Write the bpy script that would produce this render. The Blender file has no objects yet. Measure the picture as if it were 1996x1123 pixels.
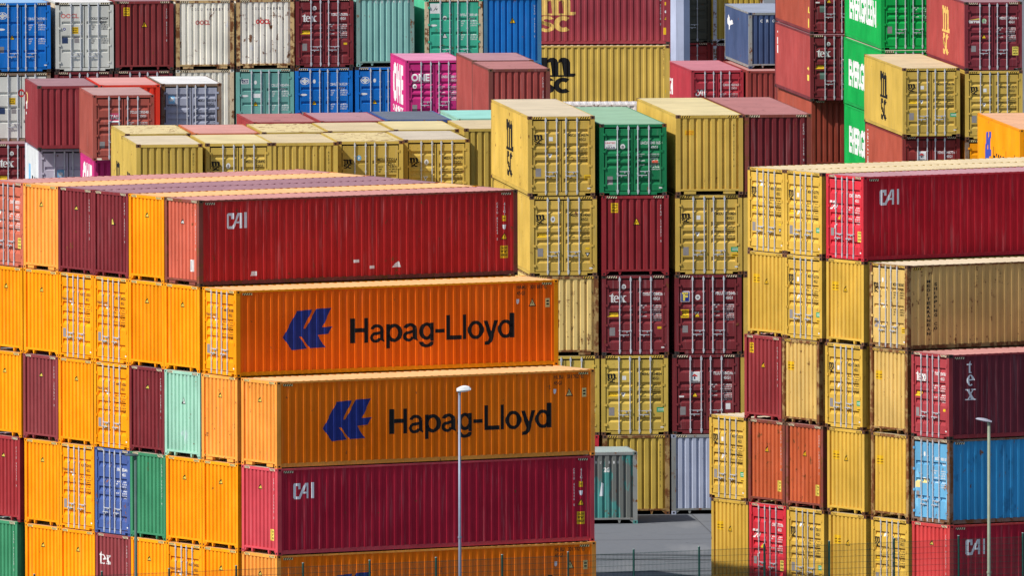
import bpy, bmesh, math, random
from mathutils import Vector, Matrix
R = math.radians
random.seed(7)
scene = bpy.context.scene
C = scene.collection
# ------------------------------------------------------------------ camera
CAM_H, PITCH, ROLL, LENS = 51.6835, 0.0617018, 0.00262679, 685.37
cam_data = bpy.data.cameras.new("camera"); cam = bpy.data.objects.new("camera", cam_data); C.objects.link(cam)
cam_data.sensor_width = 36.0; cam_data.lens = LENS; cam_data.clip_start = 5; cam_data.clip_end = 4000
up0 = Vector((0, math.sin(PITCH), math.cos(PITCH))); fw = Vector((0, math.cos(PITCH), -math.sin(PITCH))); rt0 = Vector((1, 0, 0))
rt = rt0 * math.cos(ROLL) - up0 * math.sin(ROLL); up = rt0 * math.sin(ROLL) + up0 * math.cos(ROLL)
cam.matrix_world = Matrix(((rt.x, up.x, -fw.x, 0), (rt.y, up.y, -fw.y, 0), (rt.z, up.z, -fw.z, CAM_H), (0, 0, 0, 1)))
scene.camera = cam
# ------------------------------------------------------------------ light
TO_SUN = Vector((-2.15, -1.375, 2.57)).normalized()
EL = math.asin(TO_SUN.z); AZ = math.atan2(TO_SUN.x, TO_SUN.y)
world = bpy.data.worlds.new("World"); scene.world = world; world.use_nodes = True
nt = world.node_tree; nt.nodes.clear()
sky = nt.nodes.new("ShaderNodeTexSky"); sky.sky_type = 'NISHITA'; sky.sun_disc = False
sky.sun_elevation = EL; sky.sun_rotation = AZ; sky.air_density = 1.0; sky.dust_density = 1.5; sky.ozone_density = 1.0
bg = nt.nodes.new("ShaderNodeBackground"); bg.inputs[1].default_value = 0.108
wo = nt.nodes.new("ShaderNodeOutputWorld")
nt.links.new(sky.outputs[0], bg.inputs[0]); nt.links.new(bg.outputs[0], wo.inputs[0])
sd = bpy.data.lights.new("sun", 'SUN'); sd.energy = 4.75; sd.angle = R(0.5); sd.color = (1.0, 0.955, 0.89)
so = bpy.data.objects.new("sun", sd); C.objects.link(so); so.rotation_euler = TO_SUN.to_track_quat('Z', 'Y').to_euler(); so.location = (-100, 500, 200)
scene.view_settings.view_transform = 'Standard'; scene.view_settings.look = 'None'
scene.view_settings.exposure = 0.0; scene.view_settings.gamma = 1.0
scene.render.resolution_x = 1024; scene.render.resolution_y = 577
# ------------------------------------------------------------------ materials
def nodes(name):
    m = bpy.data.materials.new(name); m.use_nodes = True
    n = m.node_tree; b = n.nodes["Principled BSDF"]
    return m, n, b
def inp(b, k, v):
    if k in b.inputs: b.inputs[k].default_value = v
def N(n, t, **kw):
    x = n.nodes.new(t)
    for k, v in kw.items(): setattr(x, k, v)
    return x
def mixc(n, fac, a, b, mode='MIX'):
    m = N(n, "ShaderNodeMix", data_type='RGBA', blend_type=mode)
    for sock, v in ((0, fac), (6, a), (7, b)):
        if hasattr(v, 'links'): n.links.new(v, m.inputs[sock])
        elif sock == 0: m.inputs[0].default_value = v
        else: m.inputs[sock].default_value = (v[0], v[1], v[2], 1)
    return m.outputs[2]
def ramp(n, src, lo, hi):
    r = N(n, "ShaderNodeMapRange"); r.clamp = True
    r.inputs[1].default_value = lo; r.inputs[2].default_value = hi; r.inputs[3].default_value = 0; r.inputs[4].default_value = 1
    n.links.new(src, r.inputs[0]); return r.outputs[0]
def noise(n, vec, scale, detail=4, rough=.55):
    x = N(n, "ShaderNodeTexNoise"); x.inputs['Scale'].default_value = scale; x.inputs['Detail'].default_value = detail; x.inputs['Roughness'].default_value = rough
    n.links.new(vec, x.inputs['Vector']); return x.outputs[0]
def coords(n, sc=(1, 1, 1)):
    tc = N(n, "ShaderNodeTexCoord"); oi = N(n, "ShaderNodeObjectInfo")
    mp = N(n, "ShaderNodeMapping"); mp.inputs['Scale'].default_value = sc
    n.links.new(tc.outputs['Object'], mp.inputs[0])
    mu = N(n, "ShaderNodeMath", operation='MULTIPLY'); mu.inputs[1].default_value = 57.0; n.links.new(oi.outputs['Random'], mu.inputs[0])
    ad = N(n, "ShaderNodeVectorMath", operation='ADD'); n.links.new(mp.outputs[0], ad.inputs[0]); n.links.new(mu.outputs[0], ad.inputs[1])
    return ad.outputs[0]
_m = {}
RUST = (.085, .032, .014)
def paint(name, col, rust=.12, patch=None, pamt=.0, rough=.55, streak=.16, spec=.12, metal=0, fine=False):
    if name in _m: return _m[name]
    m, n, b = nodes(name)
    v1 = coords(n); v2 = coords(n, (5.5, 5.5, .35)); 
    c = mixc(n, ramp(n, noise(n, v1, .55, 3), .3, .7), [x * (1 - .17) for x in col], [min(1, x * 1.12 + .006) for x in col])
    dk = mixc(n, 1.0, c, (.72, .70, .68), 'MULTIPLY')
    sv = N(n, "ShaderNodeMath", operation='MULTIPLY'); sv.inputs[1].default_value = streak * 2.2
    n.links.new(ramp(n, noise(n, v2, 1.3, 5, .65), .52, .74), sv.inputs[0])
    c = mixc(n, sv.outputs[0], c, dk)
    sv2 = N(n, "ShaderNodeMath", operation='MULTIPLY'); sv2.inputs[1].default_value = streak * 1.5
    n.links.new(ramp(n, noise(n, coords(n, (9, 9, .5)), 1.1, 4, .6), .56, .75), sv2.inputs[0])
    c = mixc(n, sv2.outputs[0], c, [min(1, x * .75 + .16) for x in col])
    oi = N(n, 'ShaderNodeObjectInfo'); vr = N(n, 'ShaderNodeMapRange'); vr.inputs[3].default_value = .91; vr.inputs[4].default_value = 1.05; n.links.new(oi.outputs['Random'], vr.inputs[0])
    hs = N(n, 'ShaderNodeHueSaturation'); n.links.new(vr.outputs[0], hs.inputs['Value']); n.links.new(c, hs.inputs['Color']); c = hs.outputs[0]
    if patch:
        k = ramp(n, noise(n, coords(n, (1.3, 1.3, .55)), 1.0, 5, .6), .62 - pamt, .66 - pamt)
        c = mixc(n, k, c, patch)
    if rust > 0:
        a = noise(n, v1, 3.2, 8, .7); s = noise(n, coords(n, (7, 7, .7)), 1.0, 4, .6)
        mu = N(n, "ShaderNodeMath", operation='MULTIPLY_ADD'); n.links.new(s, mu.inputs[0]); mu.inputs[1].default_value = .45; n.links.new(a, mu.inputs[2])
        k = ramp(n, mu.outputs[0], .93 - rust * .42, .98 - rust * .38)
        rc = mixc(n, noise(n, v1, 9, 3), RUST, (.26, .10, .035))
        c = mixc(n, k, c, rc)
    n.links.new(c, b.inputs['Base Color'])
    rr = N(n, "ShaderNodeMapRange"); rr.inputs[3].default_value = rough - .08; rr.inputs[4].default_value = rough + .14
    n.links.new(noise(n, v1, 2.0, 4), rr.inputs[0]); n.links.new(rr.outputs[0], b.inputs['Roughness'])
    inp(b, 'Specular IOR Level', spec); inp(b, 'Metallic', metal)
    bp = N(n, "ShaderNodeBump"); bp.inputs['Strength'].default_value = .5; bp.inputs['Distance'].default_value = .035
    n.links.new(noise(n, coords(n, (1, 1, .6)), 1.6, 2, .4), bp.inputs['Height']); n.links.new(bp.outputs[0], b.inputs['Normal'])
    _m[name] = m; return m
def roofmat(name, col, stain=.25, rusty=0.0, stcol=None):
    if name in _m: return _m[name]
    m, n, b = nodes(name)
    v = coords(n)
    c = mixc(n, ramp(n, noise(n, v, .8, 4), .3, .7), [x * .88 for x in col], [min(1, x * 1.08) for x in col])
    st = ramp(n, noise(n, coords(n, (2.2, .7, 1)), 1.0, 6, .65), .60, .72)
    mu = N(n, "ShaderNodeMath", operation='MULTIPLY'); mu.inputs[1].default_value = stain * 2; n.links.new(st, mu.inputs[0])
    c = mixc(n, mu.outputs[0], c, stcol or [x * .5 for x in col])
    if rusty:
        k = ramp(n, noise(n, v, 2.6, 8, .75), .66 - rusty * .16, .69 - rusty * .16)
        c = mixc(n, k, c, (.20, .085, .03))
    n.links.new(c, b.inputs['Base Color']); inp(b, 'Roughness', .7); inp(b, 'Specular IOR Level', .35)
    bp = N(n, "ShaderNodeBump"); bp.inputs['Strength'].default_value = .5; bp.inputs['Distance'].default_value = .04
    n.links.new(noise(n, v, 1.1, 3, .5), bp.inputs['Height']); n.links.new(bp.outputs[0], b.inputs['Normal'])
    _m[name] = m; return m
PAL = dict(
 orange=((.96, .32, .0), .05), orangep=((.86, .33, .05), .15), oside=((1.0, .15, .0), .03), oside2=((1.0, .195, .0), .06),
 redsal=((.50, .12, .07), .22), salmon=((.62, .135, .08), .20), caired=((.52, .022, .022), .14), caired2=((.60, .028, .045), .03), caired3=((.40, .035, .05), .04),
 caiside=((.54, .012, .028), .07), crimson=((.58, .065, .085), .05), crimside=((.44, .012, .038), .08),
 maroonF=((.20, .024, .03), .05), maroonF2=((.25, .045, .05), .06), redF=((.33, .03, .035), .05), mint=((.33, .60, .46), .10), navyF=((.055, .10, .30), .2),
 greenF=((.045, .24, .115), .06), yelR=((.66, .415, .062), .09), yelP=((.64, .43, .13), .20), redR=((.29, .035, .04), .08), maroonR=((.36, .045, .055), .05),
 maroonside=((.17, .025, .04), .06), oliv=((.62, .41, .14), .22), orred=((.54, .115, .04), .24), blueR=((.12, .37, .60), .22), blueside=((.035, .30, .60), .16),
 redR2=((.62, .06, .06), .05), yelB=((.62, .41, .08), .11), yelB2=((.60, .42, .08), .10), yelBp=((.72, .52, .19), .26), yelC=((.58, .405, .085), .14),
 yelH=((.64, .44, .09), .05), yelK=((.62, .42, .07), .08), darkK=((.10, .10, .075), .1), yelM=((.58, .39, .075), .08), greenB=((.012, .20, .075), .05), maroonB=((.19, .026, .032), .09),  # the near-black K entry has the shade by the mast in its colour
 maroonA=((.23, .035, .036), .08), maroonH=((.30, .045, .06), .06), maroonK=((.22, .025, .022), .08), maroonN=((.20, .028, .040), .05), maroonG=((.27, .035, .042), .05),
 redB=((.60, .03, .05), .05), redB2=((.27, .024, .03), .05), redC=((.34, .04, .04), .1), redG=((.66, .035, .015), .05), redK=((.26, .045, .025), .1), greyB=((.40, .44, .56), .08),
 greyG=((.36, .38, .47), .10), teald=((.10, .36, .33), .2), magenta=((.56, .03, .19), .03), brownD=((.36, .07, .06), .12), brownT=((.34, .075, .055), .08),
 brownK=((.42, .085, .05), .05), brownK2=((.30, .05, .04), .1), brownK3=((.40, .065, .06), .05), cosco=((.006, .155, .55), .04), oocl=((.66, .66, .60), .12),
 whiteA=((.84, .80, .68), .16), whiteA2=((.84, .80, .70), .28), tealA=((.25, .50, .45), .12), tealB=((.16, .40, .35), .06), greenA=((.05, .42, .27), .18),
 blueA=((.01, .165, .52), .06), everg=((.003, .38, .07), .02), navyK=((.05, .08, .17), .08), salm2=((.62, .17, .06), .08), whiteM=((.56, .52, .62), .12),
 whites=((.62, .64, .65), .12), creams=((.70, .60, .45), .1), mintg=((.10, .55, .33), .05), creamw=((.70, .62, .55), .3),
 rusty=((.40, .26, .10), .6), rusty2=((.20, .13, .10), .5), rustor=((.56, .38, .17), .5), rustred=((.22, .055, .04), .4), rustc2=((.24, .17, .12), .4),
 creamr=((.62, .50, .33), .4), browns=((.20, .06, .05), .3), tealf=((.20, .33, .29), .3), bluef=((.06, .20, .36), .2), greyr=((.26, .27, .26), .35),
 whitep=((.62, .62, .66), .45), castbrown=((.15, .075, .045), .5), castdark=((.055, .04, .035), .4))
def pm(k):
    if k == 'teald': return paint(k, (.07, .27, .25), .2, (.15, .16, .15), .14, streak=.45)
    if k in ('blueR', 'blueside'): return paint(k, PAL[k][0], PAL[k][1], (.20, .50, .74) if k == 'blueR' else (.03, .20, .42), .02, streak=.3)
    if k in ('whiteA', 'whiteA2'): return paint(k, PAL[k][0], PAL[k][1], (.74, .74, .74), -.02, streak=.3)
    if k == 'mint': return paint(k, PAL[k][0], PAL[k][1], (.46, .60, .58), -.03)
    st = .10 if k in ('oside', 'oside2') else .24 if k == 'oliv' else .34 if k in ('caired', 'maroonside', 'orangep', 'yelP', 'caiside', 'crimside', 'maroonB') else .2
    if k in ('everg', 'magenta'): st = .07
    if k == 'orange': st = .09
    return paint(k, PAL[k][0], PAL[k][1], streak=st)
ROOF = dict(pink=((.60, .28, .25), .2), mauve=((.36, .19, .22), .25), mauve2=((.40, .22, .24), .1), mauvep=((.50, .27, .30), .3), rosy=((.55, .33, .31), .15),
 navy=((.15, .19, .30), .2), tan=((.74, .62, .44), .15), tan2=((.72, .58, .36), .25), beige=((.66, .57, .45), .2), yelroof=((.78, .65, .36), .12), yelrust=((.78, .63, .33), .2),
 greenroof=((.34, .54, .37), .12), pinkscr=((.50, .21, .20), .45), salroof=((.72, .35, .30), .12), salroof2=((.75, .36, .33), .08), navyroof=((.17, .19, .24), .6),
 mintroof=((.36, .72, .63), .2), pinkroof=((.78, .32, .48), .05), pinkroof2=((.62, .23, .27), .15), whiteroof=((.84, .82, .80), .1), whiterib=((.82, .77, .75), .4),
 blueroof=((.34, .55, .80), .1), greyblue=((.36, .40, .50), .2), tealroof=((.40, .48, .46), .3), peach=((.86, .48, .28), .2), orangeroof=((.88, .50, .22), .2))
def rm(k):
    c, s = ROOF[k]; c = [x * .78 for x in c]; return roofmat('roof_' + k, c, s, {'yelrust': .6, 'whiterib': .4, 'tealroof': .3, 'peach': .05, 'salroof': .05}.get(k, 0))
def flat(name, col, rough=.5, metal=0, emis=None):
    if name in _m: return _m[name]
    m, n, b = nodes(name)
    v = coords(n)
    c = mixc(n, ramp(n, noise(n, v, 4, 3), .3, .7), [x * .86 for x in col], [min(1, x * 1.06) for x in col])
    n.links.new(c, b.inputs['Base Color']); inp(b, 'Roughness', rough); inp(b, 'Metallic', metal); inp(b, 'Specular IOR Level', .5 if metal else .15)
    _m[name] = m; return m
FL = dict(k=(.012, .012, .014), w=(.78, .78, .76), b=(.02, .035, .22), y=(.80, .50, .02), yy=(.82, .66, .12), gd=(.72, .48, .14), g=(.02, .36, .16), gy=(.27, .25, .25), r=(.62, .03, .03), pk=(.55, .07, .14),
 lb=(.20, .45, .68), nv=(.03, .05, .12), pr=(.55, .17, .15), lg=(.35, .62, .30), dg=(.10, .16, .13), wl=(.84, .86, .90), ob=(.12, .045, .02), or_=(.75, .08, .02), py=(.80, .66, .28))
def fm(k): return flat('mark_' + k, FL[k], .55)
M_DARK = flat('rubber_and_hole_dark', (.012, .012, .012), .7)
M_STEEL = flat('galvanised_steel', (.60, .62, .66), .42, .25)
M_FLOOR = flat('floor_steel', (.03, .028, .026), .8)
# ------------------------------------------------------------------ mesh helpers
class MB:
    def __init__(s): s.v = []; s.f = []; s.m = []
    def quad(s, a, b, c, d, m=0):
        i = len(s.v); s.v += [a, b, c, d]; s.f.append((i, i + 1, i + 2, i + 3)); s.m.append(m)
    def box(s, x0, x1, y0, y1, z0, z1, m=0):
        i = len(s.v)
        s.v += [(x0, y0, z0), (x1, y0, z0), (x1, y1, z0), (x0, y1, z0), (x0, y0, z1), (x1, y0, z1), (x1, y1, z1), (x0, y1, z1)]
        for f in ((0, 3, 2, 1), (4, 5, 6, 7), (0, 1, 5, 4), (1, 2, 6, 5), (2, 3, 7, 6), (3, 0, 4, 7)):
            s.f.append(tuple(i + k for k in f)); s.m.append(m)
    def prism(s, pts, y0, y1, m=0):          # pts in xz
        n = len(pts); i = len(s.v)
        s.v += [(p[0], y0, p[1]) for p in pts] + [(p[0], y1, p[1]) for p in pts]
        s.f.append(tuple(range(i, i + n))); s.m.append(m); s.f.append(tuple(range(i + 2 * n - 1, i + n - 1, -1))); s.m.append(m)
        for k in range(n): s.f.append((i + k, i + n + k, i + n + (k + 1) % n, i + (k + 1) % n)); s.m.append(m)
    def tube(s, p0, p1, r0, r1=None, n=8, m=0, ph=0):
        r1 = r0 if r1 is None else r1
        a = Vector(p0); b = Vector(p1); d = (b - a).normalized()
        u = d.orthogonal().normalized(); w = d.cross(u)
        i = len(s.v)
        for c, r in ((a, r0), (b, r1)):
            for k in range(n):
                t = 2 * math.pi * k / n + ph; s.v.append(tuple(c + u * (r * math.cos(t)) + w * (r * math.sin(t))))
        for k in range(n): s.f.append((i + k, i + (k + 1) % n, i + n + (k + 1) % n, i + n + k)); s.m.append(m)
        s.f.append(tuple(range(i + n - 1, i - 1, -1))); s.m.append(m); s.f.append(tuple(range(i + n, i + 2 * n))); s.m.append(m)
    def mesh(s, name, nm=1):
        me = bpy.data.meshes.new(name); me.from_pydata(s.v, [], s.f)
        for _ in range(nm): me.materials.append(None)
        me.polygons.foreach_set('material_index', s.m); me.update()
        bm = bmesh.new(); bm.from_mesh(me); bmesh.ops.recalc_face_normals(bm, faces=bm.faces); bm.to_mesh(me); bm.free()
        return me
def link(name, me, mats, parent=None, loc=(0, 0, 0)):
    o = bpy.data.objects.new(name, me); C.objects.link(o)
    for i, mt in enumerate(mats):
        o.material_slots[i].link = 'OBJECT'; o.material_slots[i].material = mt
    if parent is not None: o.parent = parent
    o.location = loc
    return o
def tag(o, label=None, cat=None, group=None, kind=None):
    if label: o['label'] = label
    if cat: o['category'] = cat
    if group: o['group'] = group
    if kind: o['kind'] = kind
    return o
# ------------------------------------------------------------------ container profiles
WX = 1.219
def end_profile():
    P = (2 * 1.059 - .07) / 8; pts = []; x = -1.059
    for k in range(9):
        pts += [(x, .080), (x + .07, .080)]
        if k < 8: pts += [(x + .07 + .027, .022), (x + P - .027, .022)]
        x += P
    return pts
END = end_profile()
def side_profile(L):
    a, b = .165, L - .165; n = round((b - a - .085) / .284); P = (b - a - .085) / n; pts = []; y = a
    for k in range(n + 1):
        pts += [(y, .010), (y + .085, .010)]
        if k < n: pts += [(y + .085 + .034, .048), (y + P - .034, .048)]
        y += P
    return pts
GR = {'D1': ([.47, .98, 1.30, 1.58, 2.25], .075, .10), 'D2': ([.80, 1.39, 1.98], .09, .03)}
def door_profile(H, t):
    g, fl, sl = GR[t]; k = H / 2.896; pts = [(H - .175, .028)]
    for z in g:
        z *= k; pts += [(H - z, .028), (H - z - .012, .086), (H - z - .012 - fl, .086), (H - z - .012 - fl - sl, .028)]
    pts.append((.175, .028)); return pts
def interp(pts, x):
    up_ = pts[-1][0] > pts[0][0]
    for (a, da), (b, db) in zip(pts, pts[1:]):
        lo, hi = (a, b) if up_ else (b, a)
        if lo - 1e-6 <= x <= hi + 1e-6:
            return da if abs(b - a) < 1e-9 else da + (db - da) * (x - a) / (b - a)
    return pts[0][1] if (x < pts[0][0]) == up_ else pts[-1][1]
_mesh = {}
def cached(key, fn):
    if key not in _mesh: _mesh[key] = fn()
    return _mesh[key]
def m_frame(H, L, end):
    b = MB(); e = end[0]
    for sx in (-1, 1):
        for ya, yb in ((.003, .16), (L - .16, L - .003)):
            x0, x1 = sorted((sx * 1.059, sx * 1.215)); b.box(x0, x1, ya, yb, .118, H - .118)
        x0, x1 = sorted((sx * 1.155, sx * 1.214)); b.box(x0, x1, .178, L - .178, H - .072, H - .012)
        x0, x1 = sorted((sx * 1.14, sx * 1.196)); b.box(x0, x1, .178, L - .178, .035, .17)
    for f in (0, 1):
        Y = (lambda y: y) if f == 0 else (lambda y: L - y)
        def bx(x0, x1, y0, y1, z0, z1):
            y0, y1 = sorted((Y(y0), Y(y1))); b.box(x0, x1, y0, y1, z0, z1)
        bx(-1.057, 1.057, .006, .13, H - .112, H - .014)
        ee = e if f == 0 else 'C'
        if ee == 'D':
            bx(-.86, .86, .006, .12, .028, .150); bx(-1.057, -.863, .006, .12, .10, .150); bx(.863, 1.057, .006, .12, .10, .150)
        elif ee == 'T' and end != 'T3':
            bx(-1.057, 1.057, .006, .12, .14, .21); bx(-.93, -.5, .008, .12, .03, .125); bx(.5, .93, .008, .12, .03, .125)
        elif end == 'T3' and f == 0:
            bx(-1.057, 1.057, .006, .12, .07, .205)
        else:
            bx(-1.057, 1.057, .006, .12, .15, .215)
            ys = sorted((Y(.02), Y(.10)))
            for sx in (-1, 1):
                b.prism([(sx * .62, .148), (sx * .50, .148), (sx * .54, .02), (sx * .58, .02)], *ys)
                b.prism([(sx * 1.056, .148), (sx * .91, .148), (sx * 1.056, .02)], *ys)
    b.box(-1.12, 1.12, .30, L - .30, .10, .15, 1); b.box(-1.12, 1.12, .14, L - .14, .15, .19, 1)
    return b.mesh('frame', 2)
def m_cast():
    b = MB(); b.box(-.081, .081, -.089, .089, 0, .118)
    for s in (-1, 1):
        b.prism([(-.024, .028), (.024, .028), (.034, .045), (.034, .073), (.024, .09), (-.024, .09), (-.034, .073), (-.034, .045)], s * .0885, s * .0905, 1)  # dark plates on solid faces stand in for the shade inside the holes
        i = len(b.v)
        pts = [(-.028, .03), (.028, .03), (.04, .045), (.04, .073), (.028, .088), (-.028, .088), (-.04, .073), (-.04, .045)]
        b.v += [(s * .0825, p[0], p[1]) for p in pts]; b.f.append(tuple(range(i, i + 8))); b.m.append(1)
    return b.mesh('corner_casting', 2)
def sheet_x(prof, z0, z1, name):
    b = MB()
    for (x0, d0), (x1, d1) in zip(prof, prof[1:]): b.quad((x0, d0, z0), (x1, d1, z0), (x1, d1, z1), (x0, d0, z1))
    return b.mesh(name)
def m_end(H): return sheet_x(END, .17, H - .10, 'end_panel')
def m_side(H, L):
    b = MB(); p = side_profile(L)
    for (y0, d0), (y1, d1) in zip(p, p[1:]): b.quad((WX - d0, y0, .16), (WX - d1, y1, .16), (WX - d1, y1, H - .06), (WX - d0, y0, H - .06))
    return b.mesh('side_panel')
def m_roof(H, L):
    b = MB(); p = side_profile(L)
    for (y0, d0), (y1, d1) in zip(p, p[1:]):
        za, zb = H - .006 - (d0 - .01) * .55, H - .006 - (d1 - .01) * .55
        b.quad((-1.16, y0, za), (1.16, y0, za), (1.16, y1, zb), (-1.16, y1, zb))
    b.box(-1.04, 1.04, .03, .17, H - .03, H - .008); b.box(-1.04, 1.04, L - .17, L - .03, H - .03, H - .008)
    return b.mesh('roof_panel')
def m_door(H, t, s):
    b = MB(); xa, xb = .018, 1.028
    z0, z1 = .175, H - .17
    def bx(x0, x1, *r, m=0):
        x0, x1 = sorted((s * x0, s * x1)); b.box(x0, x1, *r, m)
    bx(xa, xa + .06, .026, .09, z0, z1); bx(xb - .07, xb, .026, .09, z0, z1); bx(xa + .06, xb - .07, .0265, .0895, z1 - .05, z1); bx(xa + .06, xb - .07, .0265, .0895, z0, z0 + .05)
    p = door_profile(H, t)
    for (a, d0), (c, d1) in zip(p, p[1:]): b.quad((s * (xa + .055), d0, a), (s * (xb - .065), d0, a), (s * (xb - .065), d1, c), (s * (xa + .055), d1, c))
    for k in range(4):
        z = .33 + (H - .75) * k / 3; bx(1.0, 1.10, -.012, .026, z, z + .085)
    return b.mesh('door')
def m_gasket(H):
    b = MB(); b.box(-1.058, 1.058, .094, .11, .15, H - .10)
    return b.mesh('gasket')
def m_bar(H, x):
    b = MB(); b.tube((x, -.004, .05), (x, -.004, H - .05), .022, n=8)
    for z in (.10, H - .21): b.box(x - .035, x + .035, -.018, .024, z, z + .11)
    for k in (.30, .56, .78): b.box(x - .035, x + .035, -.014, .024, H * k, H * k + .045)
    return b.mesh('locking_bar')
def m_handle(H, x, d, z):
    b = MB(); x0, x1 = sorted((x, x + d * .33)); b.box(x0, x1, -.042, -.022, z, z + .028)
    b.box(x + d * .14 - .02, x + d * .14 + .02, -.034, .022, z - .045, z + .02); b.box(x - .028, x + .028, -.044, .0, z - .015, z + .035)
    return b.mesh('handle')
# ------------------------------------------------------------------ marks (painted signs)
_tx = {}
def text2d(s, bold=.018):
    k = (s, bold)
    if k in _tx: return _tx[k]
    cu = bpy.data.curves.new('t', 'FONT'); cu.body = s; cu.size = 1; cu.offset = bold; cu.resolution_u = 3
    o = bpy.data.objects.new('t', cu); C.objects.link(o)
    me = bpy.data.meshes.new_from_object(o)
    vs = [(v.co.x, v.co.y) for v in me.vertices]; fs = [tuple(p.vertices) for p in me.polygons]
    bpy.data.objects.remove(o); bpy.data.curves.remove(cu); bpy.data.meshes.remove(me)
    if not vs: vs, fs = [(0, 0), (.1, 0), (0, .1)], []
    x0 = min(v[0] for v in vs); x1 = max(v[0] for v in vs)
    _tx[k] = ([(v[0] - x0, v[1]) for v in vs], fs, x1 - x0); return _tx[k]
CAPH = max(v[1] for v in text2d('H', 0)[0])
def T_(s, a, z, h, mat, width=None, bold=.018, layer=0, sx=1.0, anchor='l'):
    vs, fs, w = text2d(s, bold); k = h / CAPH; kx = (width / w) if width else k * sx
    if anchor == 'c': a -= w * kx / 2
    return (mat, [(a + x * kx, z + y * k) for x, y in vs], fs, layer)
def P_(pts, mat, layer=0): return (mat, list(pts), [tuple(range(len(pts)))], layer)
def B_(a, z, w, h, mat, layer=0): return P_([(a, z), (a + w, z), (a + w, z + h), (a, z + h)], mat, layer)
def E_(a, z, rx, rz, mat, layer=0, n=14): return P_([(a + rx * math.cos(2 * math.pi * k / n), z + rz * math.sin(2 * math.pi * k / n)) for k in range(n)], mat, layer)
def VT_(s, a, z, h, mat, step=1.35, bold=.025, sx=1.0):
    out = []
    for i, ch in enumerate(s):
        if ch != ' ': out.append(T_(ch, a, z - h - i * h * step, h, mat, bold=bold, sx=sx, anchor='c'))
    return out
def tri(a, z, s, fill='y', edge='k'):
    return [P_([(a - s / 2, z - s * .45), (a + s / 2, z - s * .45), (a, z + s * .5)], edge), P_([(a - s * .36, z - s * .36), (a + s * .36, z - s * .36), (a, z + s * .34)], fill, 1),
            P_([(a - s * .05, z - s * .26), (a + s * .10, z - s * .02), (a, z - s * .02), (a + s * .04, z + s * .18), (a - s * .09, z - s * .07), (a, z - s * .07)], edge, 2)]
def A_(cx, cz, rx, rz, t0, t1, tx, tz, n=14):          # thick arc as quads (outer radii rx, rz ; stroke tx, tz)
    q = []
    for i in range(n):
        u0 = math.radians(t0 + (t1 - t0) * i / n); u1 = math.radians(t0 + (t1 - t0) * (i + 1) / n)
        q.append([(cx + rx * math.cos(u0), cz + rz * math.sin(u0)), (cx + rx * math.cos(u1), cz + rz * math.sin(u1)), (cx + (rx - tx) * math.cos(u1), cz + (rz - tz) * math.sin(u1)), (cx + (rx - tx) * math.cos(u0), cz + (rz - tz) * math.sin(u0))])
    return q
def Rq(x0, x1, z0, z1): return [[(x0, z0), (x1, z0), (x1, z1), (x0, z1)]]
S_ = .175
GL = {  # unit cap height, grotesque
 'H': Rq(0, S_, 0, 1) + Rq(.545, .72, 0, 1) + Rq(S_, .545, .43, .60),
 'L': Rq(0, S_, 0, 1) + Rq(S_, .62, 0, .17), 'l': Rq(0, S_ * .95, 0, 1), '-': Rq(0, .38, .30, .45),
 'o': A_(.33, .36, .33, .375, 0, 360, .17, .14, 22),
 'p': A_(.33, .36, .32, .375, -180, 180, .16, .14, 22) + Rq(0, .165, -.26, .72),
 'd': A_(.32, .36, .32, .375, 0, 360, .16, .14, 22) + Rq(.49, .655, 0, 1),
 'g': A_(.32, .38, .32, .355, 0, 360, .16, .135, 22) + Rq(.47, .635, -.02, .72) + A_(.315, -.04, .32, .24, -180, 0, .165, .13, 10),
 'a': A_(.30, .49, .29, .245, 10, 165, .16, .13, 10) + Rq(.425, .59, .08, .52) + A_(.245, .20, .245, .215, 60, 350, .15, .12, 14) + [[(.25, .29), (.43, .33), (.43, .45), (.25, .42)], [(.43, .10), (.62, .0), (.62, .06), (.59, .12)]],
 'y': [[(0, .72), (.18, .72), (.40, .02), (.24, .02)], [(.42, .72), (.60, .72), (.36, -.10), (.20, -.10), (.24, .02)], [(.04, -.26), (.24, -.26), (.36, -.10), (.20, -.10), (.04, -.13)]]}
def word(s, a, z, h, mat, pos, width):
    out = []; k = width / pos[-1]
    for ch, x, x1 in zip(s, pos[0::2], pos[1::2]):
        w0 = max(p[0] for q in GL[ch] for p in q); sx = (x1 - x) * k / w0
        for i, q in enumerate(GL[ch]): out.append(P_([(a + x * k + p[0] * sx, z + p[1] * h) for p in q], mat, .15 * (i % 3)))
    return out
HLP = [0, 34.6, 37.1, 65.9, 68.6, 99.9, 101.6, 129.2, 132.9, 161.4, 164.1, 182.1, 184.4, 214.1, 216.6, 223.9, 226.2, 257.6, 256.6, 285.6, 284.6, 316]
SER = {
 't': [[(.14, .0), (.34, .0), (.34, 1.0), (.14, .78)], [(-.04, .66), (.46, .66), (.46, .76), (-.04, .76)]] + A_(.36, .16, .22, .17, 180, 300, .14, .09, 6),
 'e': A_(.30, .36, .30, .38, 0, 310, .17, .075, 20) + [[(.10, .34), (.60, .36), (.60, .44), (.10, .42)]],
 'x': [[(.0, .72), (.24, .72), (.68, 0), (.44, 0)], [(.54, .72), (.64, .72), (.14, 0), (.04, 0)], [(-.05, .66), (.32, .66), (.32, .73), (-.05, .73)], [(.42, .66), (.74, .66), (.74, .73), (.42, .73)], [(-.06, 0), (.26, 0), (.26, .07), (-.06, .07)], [(.34, 0), (.74, 0), (.74, .07), (.34, .07)]]}
def ser(ch, a, z, k, mat): return [P_([(a + p[0] * k, z + p[1] * k) for p in q], mat, .15 * (i % 3)) for i, q in enumerate(SER[ch])]
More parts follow.
